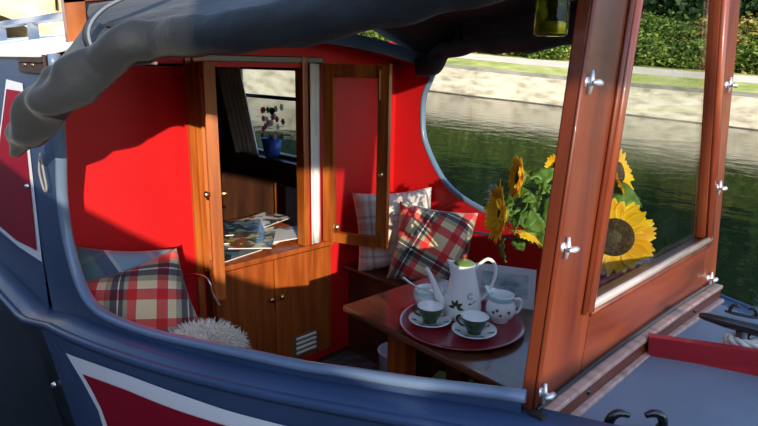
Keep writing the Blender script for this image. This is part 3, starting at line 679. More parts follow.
railpart('dark_gap_strip', (-.519, -.508), -.658, -.648, BLACKM)  # black strip painted in for the shade in the gap above the rail
for y in (1.13, 1.78): lathe('rail_catch', [(0, .006), (.006, .004), (.008, 0)], (-.494, y, -.688+camb(y)), BLACKM, rl, (1, 0, 0), 10)
bx('end_cap', (-.521, -.488), (.925, .947), (-.712, -.650), mat('dark_end_cap', (.02, .012, .01), .5), rl, .006)

# red deck coaming
prism('red_coaming', [(-.484, 1.413, -.638), (-.02, 1.618, -.625), (-.02, 1.618, -.71), (-.484, 1.43, -.71)], (-.010, .022, 0), REDBAR, boat)
# mooring stud, fairleads, rope
ts = bpy.data.objects.new('mooring_stud', None); ts.location = (-.33, 1.6, -.70); col.objects.link(ts); put(ts, boat)
tube('cross_bar', [(-.418, 1.548, -.598), (-.405, 1.55, -.598), (-.36, 1.556, -.600), (-.24, 1.572, -.603), (-.12, 1.588, -.606), (-.06, 1.596, -.608), (-.05, 1.597, -.608)], [.006, .010, .014, .017, .014, .010, .006], BLACKM, ts, 14)
tube('stud_post', [(-.315, 1.565, -.70), (-.318, 1.563, -.655), (-.32, 1.562, -.61)], [.022, .014, .017], BLACKM, ts, 14)
tube('stud_post', [(-.15, 1.59, -.70), (-.15, 1.588, -.655), (-.15, 1.586, -.61)], [.022, .014, .017], BLACKM, ts, 14)
def fairlead(x, y, z, d, s, nm='fairlead'):
    e = bpy.data.objects.new(nm, None); e.location = (x, y, z); col.objects.link(e); put(e, boat)
    d = Vector(d).normalized(); c = Vector((x, y, z)); U = Vector((0, 0, 1))
    bm = bmesh.new(); add_tube(bm, [c-d*.085*s+U*.006, c-d*.04*s+U*.008*s, c+d*.04*s+U*.008*s, c+d*.085*s+U*.006], [.010*s, .016*s, .016*s, .010*s], 12, (U, .6)); bm_obj('base', bm, BLACKM, e, True)
    for sg in (-1, 1):
        pts = [c+d*sg*.052*s+U*.004, c+d*sg*.060*s+U*.028*s, c+d*sg*.052*s+U*.048*s, c+d*sg*.036*s+U*.054*s, c+d*sg*.018*s+U*.048*s]
        tube('horn', pts, [.014*s, .011*s, .010*s, .009*s, .006*s], BLACKM, e, 12, 5)
fairlead(-.372, 1.082, -.70, (.68, .73, 0), .90)
fairlead(-.395, 1.885, -.695, (.9, .2, 0), .55)
# rope turned round the stud
def rope(name, pts, r, label):
    P = catmull(pts, 14); bm = bmesh.new()
    for k in range(3):
        Q = []; u = Vector((0, 0, 1)); l = 0
        for i, p in enumerate(P):
            t = (P[min(i+1, len(P)-1)]-P[max(i-1, 0)]).normalized(); u2 = t.orthogonal() if abs(t.z) > .95 else t.cross(Vector((0, 0, 1))).normalized(); v2 = t.cross(u2)
            if i: l += (p-P[i-1]).length
            a = l/(r*5.2)*2*math.pi+k*2*math.pi/3; Q.append(p+(u2*math.cos(a)+v2*math.sin(a))*r*.52)
        add_tube(bm, Q, r*.58, 8)
    o = bm_obj(name, bm, varied('rope_fibre', [(.3, (.42, .40, .36)), (.7, (.62, .60, .55))], (60, 60, 60), rough=.9), None, True); return tag(o, label, 'rope')
pts = []
for k in range(19):
    a = k/18*2*math.pi*1.6; pts.append((-.318+.030*math.cos(a+2.6), 1.562+.030*math.sin(a+2.6)*.9, -.652+.010*k/9))
pts += [(-.27, 1.55, -.66), (-.22, 1.555, -.672), (-.16, 1.60, -.69), (-.05, 1.64, -.695), (.1, 1.62, -.695)]
rope('mooring_rope', pts, .012, 'pale twisted mooring rope wound round the black stud on the foredeck')

# ================================================================== table and what stands on it
tb = empty('table', 'dark polished wooden table carrying the round red tea tray', 'table', (-1.1, 1.53, -1.53))
TZ = -.85
tt = prism('table_top', [(-1.513, 1.305, TZ-.024), (-.735, 1.262, TZ-.024), (-.725, 1.80, TZ-.024), (-1.505, 1.80, TZ-.024)], (0, 0, .024), W_TABLE, tb)
md = tt.modifiers.new('b', 'BEVEL'); md.width = .007; md.segments = 3
bx('table_leg', (-1.47, -1.37), (1.50, 1.56), (-1.53, TZ-.024), W_LOCK, tb, .006)
bx('table_leg', (-1.20, -1.13), (1.53, 1.58), (-1.53, TZ-.024), W_DARK, tb, .006)
bx('table_leg', (-.82, -.76), (1.50, 1.56), (-1.53, TZ-.024), W_DARK, tb, .006)
bx('foot_rail', (-1.47, -.76), (1.52, 1.545), (-1.47, -1.43), W_DARK, tb, .004)
wt = lathe('plastic_tub', [(0, 0), (.060, 0), (.078, .22), (.083, .225), (.083, .235), (.074, .235), (.060, .02), (0, .02)], (-1.74, 1.83, -1.528), mat('white_plastic', (.55, .55, .58), .4), seg=28); tag(wt, 'white plastic tub standing on the floor under the table', 'tub')
gb = box('storage_box', (-1.32, 1.72, -1.38), (.16, .12, .29), mat('green_plastic', (.06, .16, .02), .4), None, Matrix.Rotation(.3, 3, 'Z'), .012); tag(gb, 'green box on the floor in the dark under the table', 'box')

TC = Vector((-1.117, 1.487, TZ))
tray = lathe('round_tray', [(0, .003), (.166, .003), (.176, .006), (.196, .014), (.213, .020), (.214, .017), (.196, .010), (.176, .001), (.166, 0), (0, 0)], TC, TRAYR, seg=72)
tag(tray, 'round glossy red tray on the dark wooden table', 'tray')
ZT = TZ+.003
def cup_and_saucer(x, y, ang, where):
    s = empty('saucer', 'white saucer with leaf sprigs under the green cup '+where, 'saucer', (x, y, ZT), 'saucers on the red tray')
    lathe('dish', [(0, .003), (.026, .003), (.030, .006), (.060, .014), (.073, .019), (.0735, .0165), (.060, .010), (.030, .002), (.028, 0), (0, 0)], (x, y, ZT), CHINA, s, seg=48)
    bm = bmesh.new()
    for k in range(7):
        a = k*2*math.pi/7+.3; c = Vector((x+.056*math.cos(a), y+.056*math.sin(a), ZT+.0145)); t = Vector((-math.sin(a), math.cos(a), .0)); r = Vector((math.cos(a), math.sin(a), .22))
        for dd in (-.7, .5):
            q = (t+r*dd).normalized(); p = q.cross(Vector((0, 0, 1))).normalized(); p.z += 0
            vs_ = [bm.verts.new(c+q*.001), bm.verts.new(c+q*.009+p*.0045), bm.verts.new(c+q*.019), bm.verts.new(c+q*.009-p*.0045)]
            bm.faces.new(vs_)
    bm_obj('leaf_decoration', bm, LEAFG, s)
    z0 = ZT+.004
    c = empty('teacup', 'dark green teacup with white inside, '+where, 'cup', (x, y, z0), 'green teacups on the tray')
    lathe('bowl', [(0, .002), (.020, .0), (.024, .001), (.022, .005), (.030, .018), (.040, .040), (.0455, .058)], (x, y, z0), GREENG, c, seg=40)
    lathe('white_inside', [(.0455, .058), (.0435, .0595), (.0425, .057), (.036, .034), (.024, .012), (0, .008)], (x, y, z0), CHINA, c, seg=40)
    d = Vector((math.cos(ang), math.sin(ang), 0)); o_ = Vector((x, y, z0))
    tube('handle', [o_+d*.040+Vector((0, 0, .046)), o_+d*.056+Vector((0, 0, .047)), o_+d*.063+Vector((0, 0, .034)), o_+d*.052+Vector((0, 0, .020)), o_+d*.030+Vector((0, 0, .015))], .0036, GREENG, c, 10, 6)
cup_and_saucer(-1.195, 1.424, R(200), 'nearer the spout of the coffee pot')
cup_and_saucer(-1.043, 1.468, R(195), 'in front of the milk jug')

# coffee pot
CP = Vector((-1.158, 1.548, ZT)); camr = Vector((.697, .717, 0)); camf = Vector((-.69, .68, 0)).normalized()*-1
pot = empty('coffee_pot', 'tall white china coffee pot with long spout and looped handle on the tray', 'pot', CP)
pr = [(0, .004), (.055, .0), (.060, .003), (.0665, .018), (.0675, .045), (.063, .080), (.054, .120), (.045, .160), (.0395, .190), (.0385, .204), (.0360, .204), (.037, .190), (.042, .160)]
body = lathe('pot_body', pr, CP, CHINA, pot, seg=56)
for v in body.data.vertices:      # pouring lip pulled out towards the spout side
    h = v.co.z-CP.z
    if h > .165:
        d = Vector((v.co.x-CP.x, v.co.y-CP.y, 0)); k = max(0, d.normalized().dot(-camr)) ** 6
        v.co += (-camr*.022+Vector((0, 0, .014)))*k*((h-.165)/.039)
tube('spout', [CP-camr*.052+Vector((0, 0, .030)), CP-camr*.075+Vector((0, 0, .060)), CP-camr*.092+Vector((0, 0, .105)), CP-camr*.108+Vector((0, 0, .145)), CP-camr*.124+Vector((0, 0, .176)), CP-camr*.132+Vector((0, 0, .184))], [.022, .018, .0125, .009, .0075, .0065], CHINA, pot, 18, 6)
tube('handle', [CP+camr*.036+Vector((0, 0, .176)), CP+camr*.055+Vector((0, 0, .205)), CP+camr*.082+Vector((0, 0, .222)), CP+camr*.106+Vector((0, 0, .200)), CP+camr*.108+Vector((0, 0, .155)), CP+camr*.090+Vector((0, 0, .100)), CP+camr*.060+Vector((0, 0, .060))], [.005, .0055, .006, .006, .006, .0055, .005], CHINA, pot, 14, 7)
lid = lathe('pot_lid', [(.036, .198), (.035, .206), (.024, .214), (.008, .218), (.005, .224), (.008, .230), (.005, .236), (0, .237)], CP, LIDG, pot, seg=36)
lathe('lid_knob', [(.004, .222), (.0085, .230), (.006, .238), (0, .240)], CP, mat('red_glaze', (.35, .04, .02), .2), lid, seg=18)
def leafpatch(bm, c, d, L_, W_, rad_c, n=8):
    """leaf lying on a vertical-axis body around rad_c=(centre, radius function)"""
    c0, rf = rad_c; P = []
    for s in (1, -1):
        seq = range(n+1) if s == 1 else range(n-1, 0, -1)
        for i in seq:
            t = i/n; w_ = math.sin(math.pi*t**.8)*W_*s
            P.append((c[0]+d[0]*L_*t-d[1]*w_, c[1]+d[1]*L_*t+d[0]*w_))
    vs_ = []
    for a_, h in P:        # a_ = arc offset to the right (m) as seen by the camera, h = height
        r = rf(h); an = a_/r; dirv = camf*math.cos(an)+camr*math.sin(an); vs_.append(bm.verts.new(c0+dirv*(r+.0008)+Vector((0, 0, h))))
    bm.faces.new(vs_)
potr = lambda h: interp([(0, .056), (.018, .0665), (.045, .0675), (.08, .063), (.12, .054), (.16, .045)], h)
bm = bmesh.new()
for dx, dy in ((.8, .6), (-.6, .8), (.15, 1), (-1, -.05), (1, -.25)):
    q = Vector((dx, dy)).normalized(); leafpatch(bm, (-.030+q.x*.003, .060+q.y*.003), q, .026, .006, (CP, potr))
leafpatch(bm, (.010, .072), Vector((.95, .3)), .036, .004, (CP, potr)); leafpatch(bm, (-.02, .03), Vector((.3, -.9)), .022, .005, (CP, potr))
bm_obj('leaf_decoration', bm, LEAFG, pot)
bm = bmesh.new()
for k in range(2):
    pts = []
    for i in range(14):
        a = i/13*math.pi*1.7+.4; rr = .010-.004*k; r = potr(.105); an = (.018+rr*math.cos(a))/r; h = .100+rr*math.sin(a)*1.2
        pts.append(CP+(camf*math.cos(an)+camr*math.sin(an))*(potr(h)+.0004)+Vector((0, 0, h)))
    add_tube(bm, pts, .0009, 6)
bm_obj('swirl_decoration', bm, mat('grey_decoration', (.12, .13, .12), .3), pot)
pot.scale = (1, 1, .95)
# milk jug
JP = Vector((-1.042, 1.612, ZT))
jug = empty('milk_jug', 'white milk jug with pale blue band right of the coffee pot', 'jug', JP)
jr = [(0, .003), (.026, 0), (.029, .003), (.028, .008), (.045, .025), (.052, .045), (.049, .065), (.041, .080), (.038, .088), (.043, .100), (.0415, .100), (.036, .088), (.040, .075), (.046, .05), (.03, .015), (0, .010)]
jb = lathe('jug_body', jr, JP, CHINA, jug, seg=44)
for v in jb.data.vertices:
    h = v.co.z-JP.z; d = Vector((v.co.x-JP.x, v.co.y-JP.y, 0))
    if h > .08 and d.length > .01:
        k = max(0, d.normalized().dot((-camr*.8+camf*-.5).normalized()))**5; v.co += ((-camr*.8-camf*.5)*.018+Vector((0, 0, .018)))*k*((h-.08)/.02)
lathe('blue_band', [(.0414, .0805), (.0388, .088), (.0425, .097), (.0432, .097), (.0398, .088), (.0422, .080)], JP, CHINAB, jug, seg=44)
tube('handle', [JP+camr*.038+camf*.015+Vector((0, 0, .088)), JP+camr*.058+camf*.020+Vector((0, 0, .090)), JP+camr*.066+camf*.02+Vector((0, 0, .070)), JP+camr*.058+camf*.015+Vector((0, 0, .045)), JP+camr*.044+camf*.01+Vector((0, 0, .035))], .0045, CHINA, jug, 12, 6)
bm = bmesh.new()
jr_ = lambda h: interp([(.008, .028), (.025, .045), (.045, .052), (.065, .049), (.08, .041)], h)
for cx_, cy_ in ((-.035, .050), (-.010, .042), (.018, .052), (-.022, .058)):
    for k in range(5):
        a = k*1.257; leafpatch(bm, (cx_, cy_), Vector((math.cos(a), math.sin(a))), .007, .002, (JP, jr_))
bm_obj('sprig_decoration', bm, mat('dark_plum_decoration', (.08, .05, .06), .3), jug)
# sugar bowl and spoon
SP = Vector((-1.288, 1.520, ZT))
sb = empty('sugar_bowl', 'white sugar bowl behind the left teacup with a spoon in it', 'bowl', SP)
lathe('bowl_body', [(0, .003), (.028, 0), (.030, .004), (.045, .018), (.053, .038), (.054, .055), (.050, .072), (.047, .072), (.050, .055), (.048, .035), (.03, .012), (0, .010)], SP, CHINA, sb, seg=44)
lathe('blue_band', [(.0545, .056), (.0512, .069), (.0506, .069), (.0538, .056)], SP, CHINAB, sb, seg=44)
lathe('sugar', [(0, .060), (.03, .058), (.0485, .054)], SP, mat('sugar_white', (.85, .83, .78), .9), sb, seg=30)
bm = bmesh.new(); sr_ = lambda h: interp([(.018, .045), (.038, .053), (.055, .054)], h)
for cx_ in (-.03, -.008, .014, .034):
    for k in range(5): leafpatch(bm, (cx_, .034), Vector((math.cos(k*1.257), math.sin(k*1.257))), .006, .002, (SP, sr_))
bm_obj('sprig_decoration', bm, MAT['dark_plum_decoration'], sb)
spn = empty('teaspoon', 'silver teaspoon sticking out of the sugar bowl', 'spoon', SP+Vector((0, 0, .05)))
tube('spoon_handle', [SP+camr*.01+Vector((0, 0, .062)), SP-camr*.045+Vector((0, 0, .078)), SP-camr*.095+Vector((0, 0, .112))], [.0025, .003, .0055], STEEL, spn, 10, 5)
lathe('spoon_bowl', [(0, -.004), (.010, -.002), (.014, .003), (.012, .003), (0, -.001)], SP+camr*.018+Vector((0, 0, .062)), STEEL, spn, seg=20)

# picture print leaning behind the jug
pa, pb = Vector((-1.215, 1.692, TZ+.001)), Vector((-1.018, 1.790, TZ+.001)); pd = (pb-pa).normalized(); pu = (Vector((0, 0, 1))+Vector((-.12, .18, 0))).normalized(); pn = pd.cross(pu).normalized()
pic = empty('picture_print', 'landscape print with white border propped up behind the coffee pot', 'picture', pa)
Wp, Hp = (pb-pa).length, .145
prism('print_sheet', [pa, pb, pb+pu*Hp, pa+pu*Hp], pn*-.003 if pn.y < 0 else pn*.003, varied('print_paper', [(.3, (.62, .62, .62)), (.7, (.74, .74, .72))], (9, 9, 9), rough=.6), pic)
fs = pn if pn.y < 0 else -pn
PIC = varied('printed_landscape', [(.30, (.12, .16, .18)), (.45, (.34, .42, .46)), (.6, (.50, .58, .62)), (.75, (.62, .66, .66))], (14, 14, 30), rough=.5)
q0 = pa+pd*.025+pu*.035+fs*.001
prism('printed_image', [q0, q0+pd*(Wp-.05), q0+pd*(Wp-.05)+pu*.085, q0+pu*.085], fs*.0006, PIC, pic)

# ================================================================== cushions
def tartan(name, U, V, base_rough=.9, rep=2.2, mul=1.0):
    m = mat(name, (1, 1, 1), base_rough, sheen=.2); uv = N(m, 'ShaderNodeUVMap'); sp = N(m, 'ShaderNodeSeparateXYZ'); L(m, uv.outputs[0], sp.inputs[0])
    outs = []
    for k, st_ in ((0, U), (1, V)):
        mu = N(m, 'ShaderNodeMath'); mu.operation = 'MULTIPLY'; mu.inputs[1].default_value = rep; L(m, sp.outputs[k], mu.inputs[0])
        fr_ = N(m, 'ShaderNodeMath'); fr_.operation = 'FRACT'; L(m, mu.outputs[0], fr_.inputs[0])
        r = ramp(m, st_, 'CONSTANT'); L(m, fr_.outputs[0], r.inputs[0]); outs.append(r)
    mx = N(m, 'ShaderNodeMix'); mx.data_type = 'RGBA'; mx.inputs[0].default_value = .5
    mx.blend_type = 'MULTIPLY'; mx.inputs[0].default_value = 1
    L(m, outs[0].outputs[0], mx.inputs[6]); L(m, outs[1].outputs[0], mx.inputs[7])
    gm = N(m, 'ShaderNodeGamma'); gm.inputs[1].default_value = .5; L(m, mx.outputs[2], gm.inputs[0]); L(m, gm.outputs[0], BS(m).inputs['Base Color'])
    n2 = N(m, 'ShaderNodeTexNoise'); n2.inputs['Scale'].default_value = 260; tc_ = N(m, 'ShaderNodeTexCoord'); L(m, tc_.outputs['Object'], n2.inputs['Vector'])
    b = N(m, 'ShaderNodeBump'); b.inputs['Strength'].default_value = .25; b.inputs['Distance'].default_value = .002; L(m, n2.outputs['Fac'], b.inputs['Height']); L(m, b.outputs[0], BS(m).inputs['Normal'])
    return m
TAN, TRED, BLK, OLV, WHT = (.78, .60, .32), (.66, .02, .02), (.012, .014, .025), (.20, .19, .13), (.75, .70, .62)
sett = [(0, TAN), (.16, TRED), (.32, WHT), (.345, TAN), (.44, OLV), (.52, BLK), (.62, WHT), (.64, BLK), (.70, OLV), (.76, TRED), (.88, TAN)]
PL1 = tartan('red_tan_plaid', sett, sett, rep=1.55)
BLU, GRN = (.22, .32, .40), (.03, .08, .07)
s2 = [(0, BLU), (.22, (.50, .50, .46)), (.27, BLU), (.46, (.40, .12, .06)), (.49, GRN), (.70, (.02, .03, .06)), (.84, (.62, .55, .45)), (.88, BLU)]
PL2 = tartan('blue_green_plaid', s2, s2, rep=1.15)
s3 = [(0, (.82, .72, .60)), (.25, (.48, .36, .32)), (.45, (.70, .66, .60)), (.55, (.30, .28, .27)), (.62, (.66, .60, .52)), (.85, (.50, .40, .36))]
PL3 = tartan('pale_cream_plaid', s3, s3, rep=2.0)
def cushion(label, c, rvec, uvec, size, thick, rot, material, seed, ua=0):
    r = Vector(rvec).normalized(); u = Vector(uvec); u = (u-r*u.dot(r)).normalized(); nn = r.cross(u)
    r2 = r*math.cos(rot)+u*math.sin(rot); u2 = u*math.cos(rot)-r*math.sin(rot)
    n = 26; V = []; UV = []
    for side_ in (1, -1):
        for i in range(n+1):
            for j in range(n+1):
                a = -1+2*i/n; b = -1+2*j/n; e = max(abs(a), abs(b))
                pinch = 1-.09*((1-a*a) if abs(b) > abs(a) else (1-b*b))*e**3          # edges drawn in between the corners
                h = thick/2*((1-a**4)*(1-b**4))**.55
                p = r2*(a*size/2*pinch)+u2*(b*size/2*pinch)
                h *= 1+.18*noise.noise(Vector((a*1.6+seed, b*1.6, seed)))
                V.append(Vector(c)+p+nn*h*side_+nn*.010*noise.noise(Vector((a*2, b*2, seed*3)))); UV.append(((a*math.cos(ua)+b*math.sin(ua)+1.2)/2, (b*math.cos(ua)-a*math.sin(ua)+1.2)/2))
    F = []; q = (n+1)**2
    for s in (0, 1):
        for i in range(n):
            for j in range(n):
                k = s*q+i*(n+1)+j; f = (k, k+n+1, k+n+2, k+1); F.append(f if s == 0 else f[::-1])
    me = bpy.data.meshes.new('cushion'); me.from_pydata([tuple(v) for v in V], [], F); ul = me.uv_layers.new(name='UVMap')
    for l in me.loops: ul.data[l.index].uv = UV[l.vertex_index]
    me.update(); bm = bmesh.new(); bm.from_mesh(me); bmesh.ops.remove_doubles(bm, verts=bm.verts, dist=.0004); bm.to_mesh(me); bm.free()
    return tag(link('cushion', me, material, None, True), label, 'cushion')
cushion('red, tan and black plaid cushion on the far bench above the coffee pot', (-1.775, 2.110, -.850), (.78, .62, 0), (-.30, .38, 1), .39, .13, R(-6), PL1, 1, R(-22))
cushion('pale cream and grey plaid cushion behind the red plaid one, beside the glazed door', (-2.055, 2.135, -.835), (.62, .78, .0), (-.15, .15, 1), .42, .13, R(4), PL3, 2)
cushion('red, tan and black plaid cushion on the near bench, tilted, under the red bulkhead', (-2.03, .785, -.905), (.50, .86, 0), (-.35, .15, 1), .385, .13, R(17), PL1, 3, R(-20))
cushion('blue and green plaid cushion behind the red plaid one at the near side', (-2.155, .755, -.865), (.35, .93, 0), (-.25, .1, 1), .38, .10, R(-8), PL2, 4, R(35))
# fleece cushion
fc = Vector((-1.755, .88, -.97)); rng = random.Random(4)
bm = bmesh.new()
add_lathe(bm, [(0, -.065), (.07, -.06), (.12, -.02), (.125, .01), (.09, .04), (.04, .055), (0, .06)], fc, (0, 0, 1), 24)
for k in range(1500):
    a = rng.uniform(0, 6.283); e = math.asin(rng.uniform(-.4, 1)); d = Vector((math.cos(a)*math.cos(e), math.sin(a)*math.cos(e), math.sin(e)))
    p = fc+Vector((d.x*.115, d.y*.115, d.z*.055)); q = (d+Vector((rng.uniform(-.6, .6), rng.uniform(-.6, .6), rng.uniform(-.5, .5)))).normalized(); ln = rng.uniform(.028, .055)
    s = q.orthogonal().normalized(); s2_ = q.cross(s); w_ = .0032
    m1 = p+q*ln*.55+s*rng.uniform(-.008, .008); tip = p+q*ln+s*rng.uniform(-.014, .014)+s2_*rng.uniform(-.014, .014)-Vector((0, 0, .008))
    A = [bm.verts.new(p+s*w_), bm.verts.new(p-s*w_*.5+s2_*w_), bm.verts.new(p-s*w_*.5-s2_*w_)]; B = [bm.verts.new(m1+s*w_*.8), bm.verts.new(m1-s*w_*.4+s2_*w_*.8), bm.verts.new(m1-s*w_*.4-s2_*w_*.8)]; t = bm.verts.new(tip)
    for i in range(3):
        j = (i+1) % 3; bm.faces.new((A[i], A[j], B[j], B[i])); bm.faces.new((B[i], B[j], t))
fo_ = bm_obj('fleece_cushion', bm, FLEECE, None, False); tag(fo_, 'fluffy cream fleece cushion beside the plaid cushions on the near bench', 'cushion')

# ================================================================== magazines on the locker
def cover(name, cols, sc):
    m = mat(name, (1, 1, 1), .25, coat=.4); tc_ = N(m, 'ShaderNodeTexCoord'); v = N(m, 'ShaderNodeTexVoronoi'); v.inputs['Scale'].default_value = sc; v.feature = 'F1'
    sp = N(m, 'ShaderNodeSeparateColor'); L(m, tc_.outputs['Object'], v.inputs['Vector']); L(m, v.outputs['Color'], sp.inputs[0])
    r = ramp(m, [(i/len(cols), c) for i, c in enumerate(cols)], 'CONSTANT'); L(m, sp.outputs[0], r.inputs[0]); L(m, r.outputs[0], BS(m).inputs['Base Color']); return m
M1 = cover('dark_blue_cover', [(.02, .05, .12), (.10, .16, .24), (.03, .05, .04), (.20, .24, .28)], 28)
M2 = cover('green_yellow_cover', [(.10, .16, .06), (.60, .50, .10), (.04, .05, .05), (.45, .42, .35), (.35, .08, .05)], 30)
M3 = cover('white_red_cover', [(.80, .76, .68), (.78, .74, .70), (.45, .10, .06), (.70, .66, .58), (.06, .07, .08)], 26)
M4 = cover('white_cover', [(.84, .80, .74), (.82, .79, .74), (.78, .74, .68), (.30, .24, .30), (.84, .80, .72)], 22)
for k, (x, y, a, mt_, lab) in enumerate([(-2.42, 1.36, .2, M1, 'dark blue magazine at the left end of the locker top'), (-2.60, 1.50, -.5, M2, 'green and yellow magazine lying further back on the locker top'),
                                        (-2.50, 1.66, .5, M3, 'white magazine with red pictures in the middle of the locker top'), (-2.44, 1.74, -.15, M4, 'mostly white magazine at the sunlit right end of the locker top'),
  (-2.74, 1.78, .3, M3, 'white magazine with red pictures at the back of the locker top'), (-2.66, 1.60, 1.1, M1, 'dark blue magazine lying across the back of the locker top'), (-2.41, 1.50, .9, M2, 'green and yellow magazine at the front edge of the locker top')]):
    z = -.885+.006*k; e = empty('magazine', lab, 'magazine', (x, y, z))
    rm = Matrix.Rotation(a, 3, 'Z')
    box('pages', (x, y, z+.0028), (.20, .27, .005), CREAMP, e, rm); box('cover', (x, y, z+.0055), (.204, .274, .0008), mt_, e, rm)

# ================================================================== jar hanging from the canvas
jl = empty('glass_jar', 'yellow green glass jar hanging under the canvas', 'jar', (-.805, 1.378, .077))
lathe('jar_glass', [(0, .0), (.034, .0), (.041, .006), (.042, .02), (.042, .095), (.034, .112), (.034, .125), (.031, .125), (.031, .112), (.039, .094), (.039, .01), (0, .006)], (-.805, 1.378, .077), GLASSY, jl, seg=36)
lathe('jar_filling', [(0, .004), (.037, .006), (.037, .030), (.030, .034), (0, .036)], (-.805, 1.378, .077), mat('yellow_wax', (.32, .30, .03), .5), jl, seg=24)
tube('hanging_wire', [(-.84, 1.378, .195), (-.835, 1.378, .26), (-.805, 1.40, .34)], .0015, STEEL, jl, 6, 4)

# ================================================================== sunflowers
PET = mat('sunflower_petal', (.90, .50, .01), .5, sheen=.1)
g = N(PET, 'ShaderNodeNewGeometry'); rp = ramp(PET, [(0, (.86, .42, .004)), (.5, (.95, .60, .008)), (1, (.97, .70, .03))]); L(PET, g.outputs['Random Per Island'], rp.inputs[0]); L(PET, rp.outputs[0], BS(PET).inputs['Base Color'])
tr_ = N(PET, 'ShaderNodeBsdfTranslucent'); mx_ = N(PET, 'ShaderNodeMixShader'); mx_.inputs[0].default_value = .35; L(PET, rp.outputs[0], tr_.inputs[0]); L(PET, BS(PET).outputs[0], mx_.inputs[1]); L(PET, tr_.outputs[0], mx_.inputs[2]); L(PET, mx_.outputs[0], PET.node_tree.nodes['Material Output'].inputs[0])
DISC = varied('sunflower_disc', [(.35, (.015, .008, .004)), (.6, (.07, .035, .010)), (.75, (.14, .08, .02))], (120, 120, 120), rough=.9, bump=.8, bscale=240)
FLG = varied('flower_green', [(.3, (.03, .08, .012)), (.5, (.08, .16, .025)), (.7, (.16, .27, .05))], (18, 18, 18), rough=.5, coat=.1)
def petal(bm, c, d, n, L_, W_, curl, rng_):
    s = n.cross(d).normalized(); rows = []
    for i in range(7):
        t = i/6; w_ = W_*math.sin(math.pi*min(.98, (.10+.86*t)))**.7*(1 if t < .6 else 1-(t-.6)*1.2); p = c+d*L_*t+n*(curl*L_*t*t); 
        rows.append([bm.verts.new(p-s*w_+n*w_*.25), bm.verts.new(p), bm.verts.new(p+s*w_+n*w_*.25)])
    for a_, b_ in zip(rows, rows[1:]):
        for k in range(2): bm.faces.new((a_[k], a_[k+1], b_[k+1], b_[k]))
def leaf(name, base, tip, up, W_, parent, fold=.25):
    base = Vector(base); tip = Vector(tip); d = tip-base; s = d.cross(Vector(up)).normalized(); n = s.cross(d).normalized(); V = []; F = []; m_ = 9
    for i in range(m_+1):
        t = i/m_; w_ = W_*(math.sin(math.pi*t**.62)**.8 if 0 < t < 1 else 0.02); p = base+d*t+n*(math.sin(t*math.pi)*.12*d.length-.10*t*d.length)
        for k in (-2, -1, 0, 1, 2): V.append(p+s*w_*k/2+n*abs(k)/2*w_*fold+n*.004*math.sin(t*17+k))
    for i in range(m_):
        for k in range(4): F.append((i*5+k, i*5+k+1, i*5+k+6, i*5+k+5))
    o = me_obj(name, V, F, FLG, parent, True); md = o.modifiers.new('s', 'SOLIDIFY'); md.thickness = .0012; return o
VB = Vector((-.83, 1.62, TZ))
vase = lathe('vase', [(0, .0), (.045, .0), (.052, .01), (.055, .06), (.045, .12), (.032, .17), (.036, .20), (.033, .20), (.029, .17), (.042, .12), (.05, .05), (0, .012)], VB, CHINA, None, seg=36); tag(vase, 'white vase holding the sunflowers behind the near stud of the cratch board', 'vase')
def sunflower(label, c, n, Ro, Rd, seed, npet=24, cup=.12, leaves=()):
    c = Vector(c); n = Vector(n).normalized(); rg = random.Random(seed); e = empty('sunflower', label, 'flower', VB+Vector((0, 0, .19)))
    u = n.orthogonal().normalized(); v = n.cross(u)
    lathe('seed_disc', [(0, .012), (Rd*.35, .010), (Rd*.6, .014), (Rd*.85, .012), (Rd, .004), (Rd*.8, -.006)], c, DISC, e, n, 32)
    lathe('seed_centre', [(0, .0165), (Rd*.2, .0155), (Rd*.36, .010)], c, varied('pale_seed_centre', [(.3, (.03, .02, .008)), (.7, (.10, .07, .03))], (150, 150, 150), rough=.9), e, n, 20)
    bm = bmesh.new()
    for ring in (0, 1):
        for k in range(npet):
            a = 2*math.pi*(k+.5*ring)/npet+rg.uniform(-.07, .07); d = (u*math.cos(a)+v*math.sin(a)); tilt = cup+ring*.12+rg.uniform(-.12, .18)
            dd = (d+n*tilt).normalized(); nn = (n-d*tilt).normalized(); ln = (Ro-Rd*.9)*rg.uniform(.82, 1.08)
            petal(bm, c+d*Rd*.90-n*.003*ring, dd, nn, ln, ln*.26*rg.uniform(.85, 1.15), rg.uniform(-.25, .12), rg)
    bm_obj('petals', bm, PET, e, True)
    bm = bmesh.new(); add_lathe(bm, [(0, -.028), (Rd*.35, -.024), (Rd*.8, -.014), (Rd*1.02, -.004), (Rd*.9, 0)], c, n, 24)
    for k in range(16):
        a = 2*math.pi*k/16+rg.uniform(-.1, .1); d = (u*math.cos(a)+v*math.sin(a)); petal(bm, c+d*Rd*.85-n*.008, (d-n*.15).normalized(), n, Rd*.9, Rd*.16, -.2, rg)
    bm_obj('sepals', bm, FLG, e, True)
    top = VB+Vector((rg.uniform(-.015, .015), rg.uniform(-.015, .015), .19)); b_ = c-n*.026; mid = (b_+top)/2-n*.03+Vector((0, 0, .01))
    tube('stem', [b_, b_-n*.035, mid, top, VB+Vector((0, 0, .03))], [.006, .0055, .006, .006, .006], FLG, e, 10, 6)
    for lb, lt, up_, w_ in leaves: leaf('leaf', lb, lt, up_, w_, e)
sunflower('large open sunflower facing out through the window, brown centre visible', (-0.664, 1.566, -0.452), (.47, -.85, .16), .107, .053, 1, 28, .08, [((-0.736, 1.617, -0.396), (-0.654, 1.684, -0.35), (0, -.5, 1), .040)])
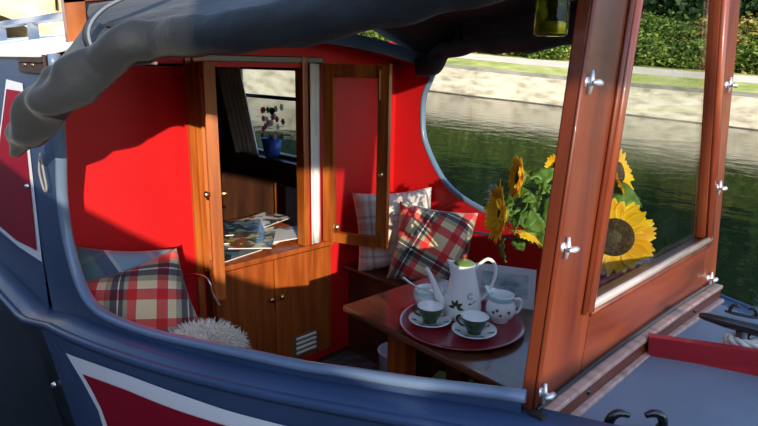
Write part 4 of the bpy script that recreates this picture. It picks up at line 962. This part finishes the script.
sunflower('sunflower turned away, above the large one, seen through the window', (-0.721, 1.668, -0.289), (.86, .10, .30), .080, .032, 2, 22, .35, [((-0.747, 1.668, -0.346), (-0.633, 1.645, -0.367), (0, -.8, .6), .038)])
sunflower('topmost left sunflower seen edge on, left of the near stud', (-0.925, 1.488, -0.315), (-.66, -.72, .10), .074, .026, 3, 28, .45, [((-0.898, 1.523, -0.336), (-0.855, 1.559, -0.283), (.2, -.8, .6), .030), ((-0.892, 1.493, -0.376), (-0.887, 1.402, -0.455), (-.4, -.8, .4), .028)])
sunflower('leftmost sunflower with its face turned down to the left', (-0.927, 1.415, -0.409), (-.64, -.73, .02), .092, .030, 4, 30, .5, [((-0.9, 1.388, -0.473), (-0.882, 1.364, -0.535), (-.5, -.8, .1), .016), ((-0.883, 1.434, -0.439), (-0.842, 1.468, -0.404), (0, -.9, .4), .026)])
sunflower('small sunflower drooping at the bottom of the bunch', (-0.868, 1.458, -0.468), (-.15, -.45, -.85), .060, .024, 5, 20, .5, [((-0.832, 1.459, -0.454), (-0.862, 1.447, -0.393), (0, -.9, .4), .03)])
sunflower('half open sunflower peeping out from behind the near stud', (-0.854, 1.581, -0.286), (-.35, -.85, .30), .055, .022, 6, 18, .7, [((-0.825, 1.54, -0.341), (-0.811, 1.45, -0.447), (-.2, -.9, .2), .030)])
fg = empty('foliage_sprig', 'pale green leafy sprigs filling the sunflower bunch', 'foliage', VB+Vector((0, 0, .19)))
rg = random.Random(9)
tube('stem', [(-0.864, 1.54, -0.348), (-0.828, 1.539, -0.431), VB+Vector((.01, 0, .18)), VB+Vector((.01, 0, .05))], .004, FLG, fg, 8, 5)
for k in range(22):
    t_ = rg.uniform(-.11, .10); b_ = Vector((-.86+t_*.70, 1.52+t_*.72+rg.uniform(-.03, .05), rg.uniform(-.50, -.27))); a = rg.uniform(0, 6.28); leaf('leaf', b_, b_+Vector((math.cos(a)*.05, rg.uniform(-.03, .03), math.sin(a)*.05)), (rg.uniform(-.4, .4), -.8, .5), rg.uniform(.012, .026), fg)
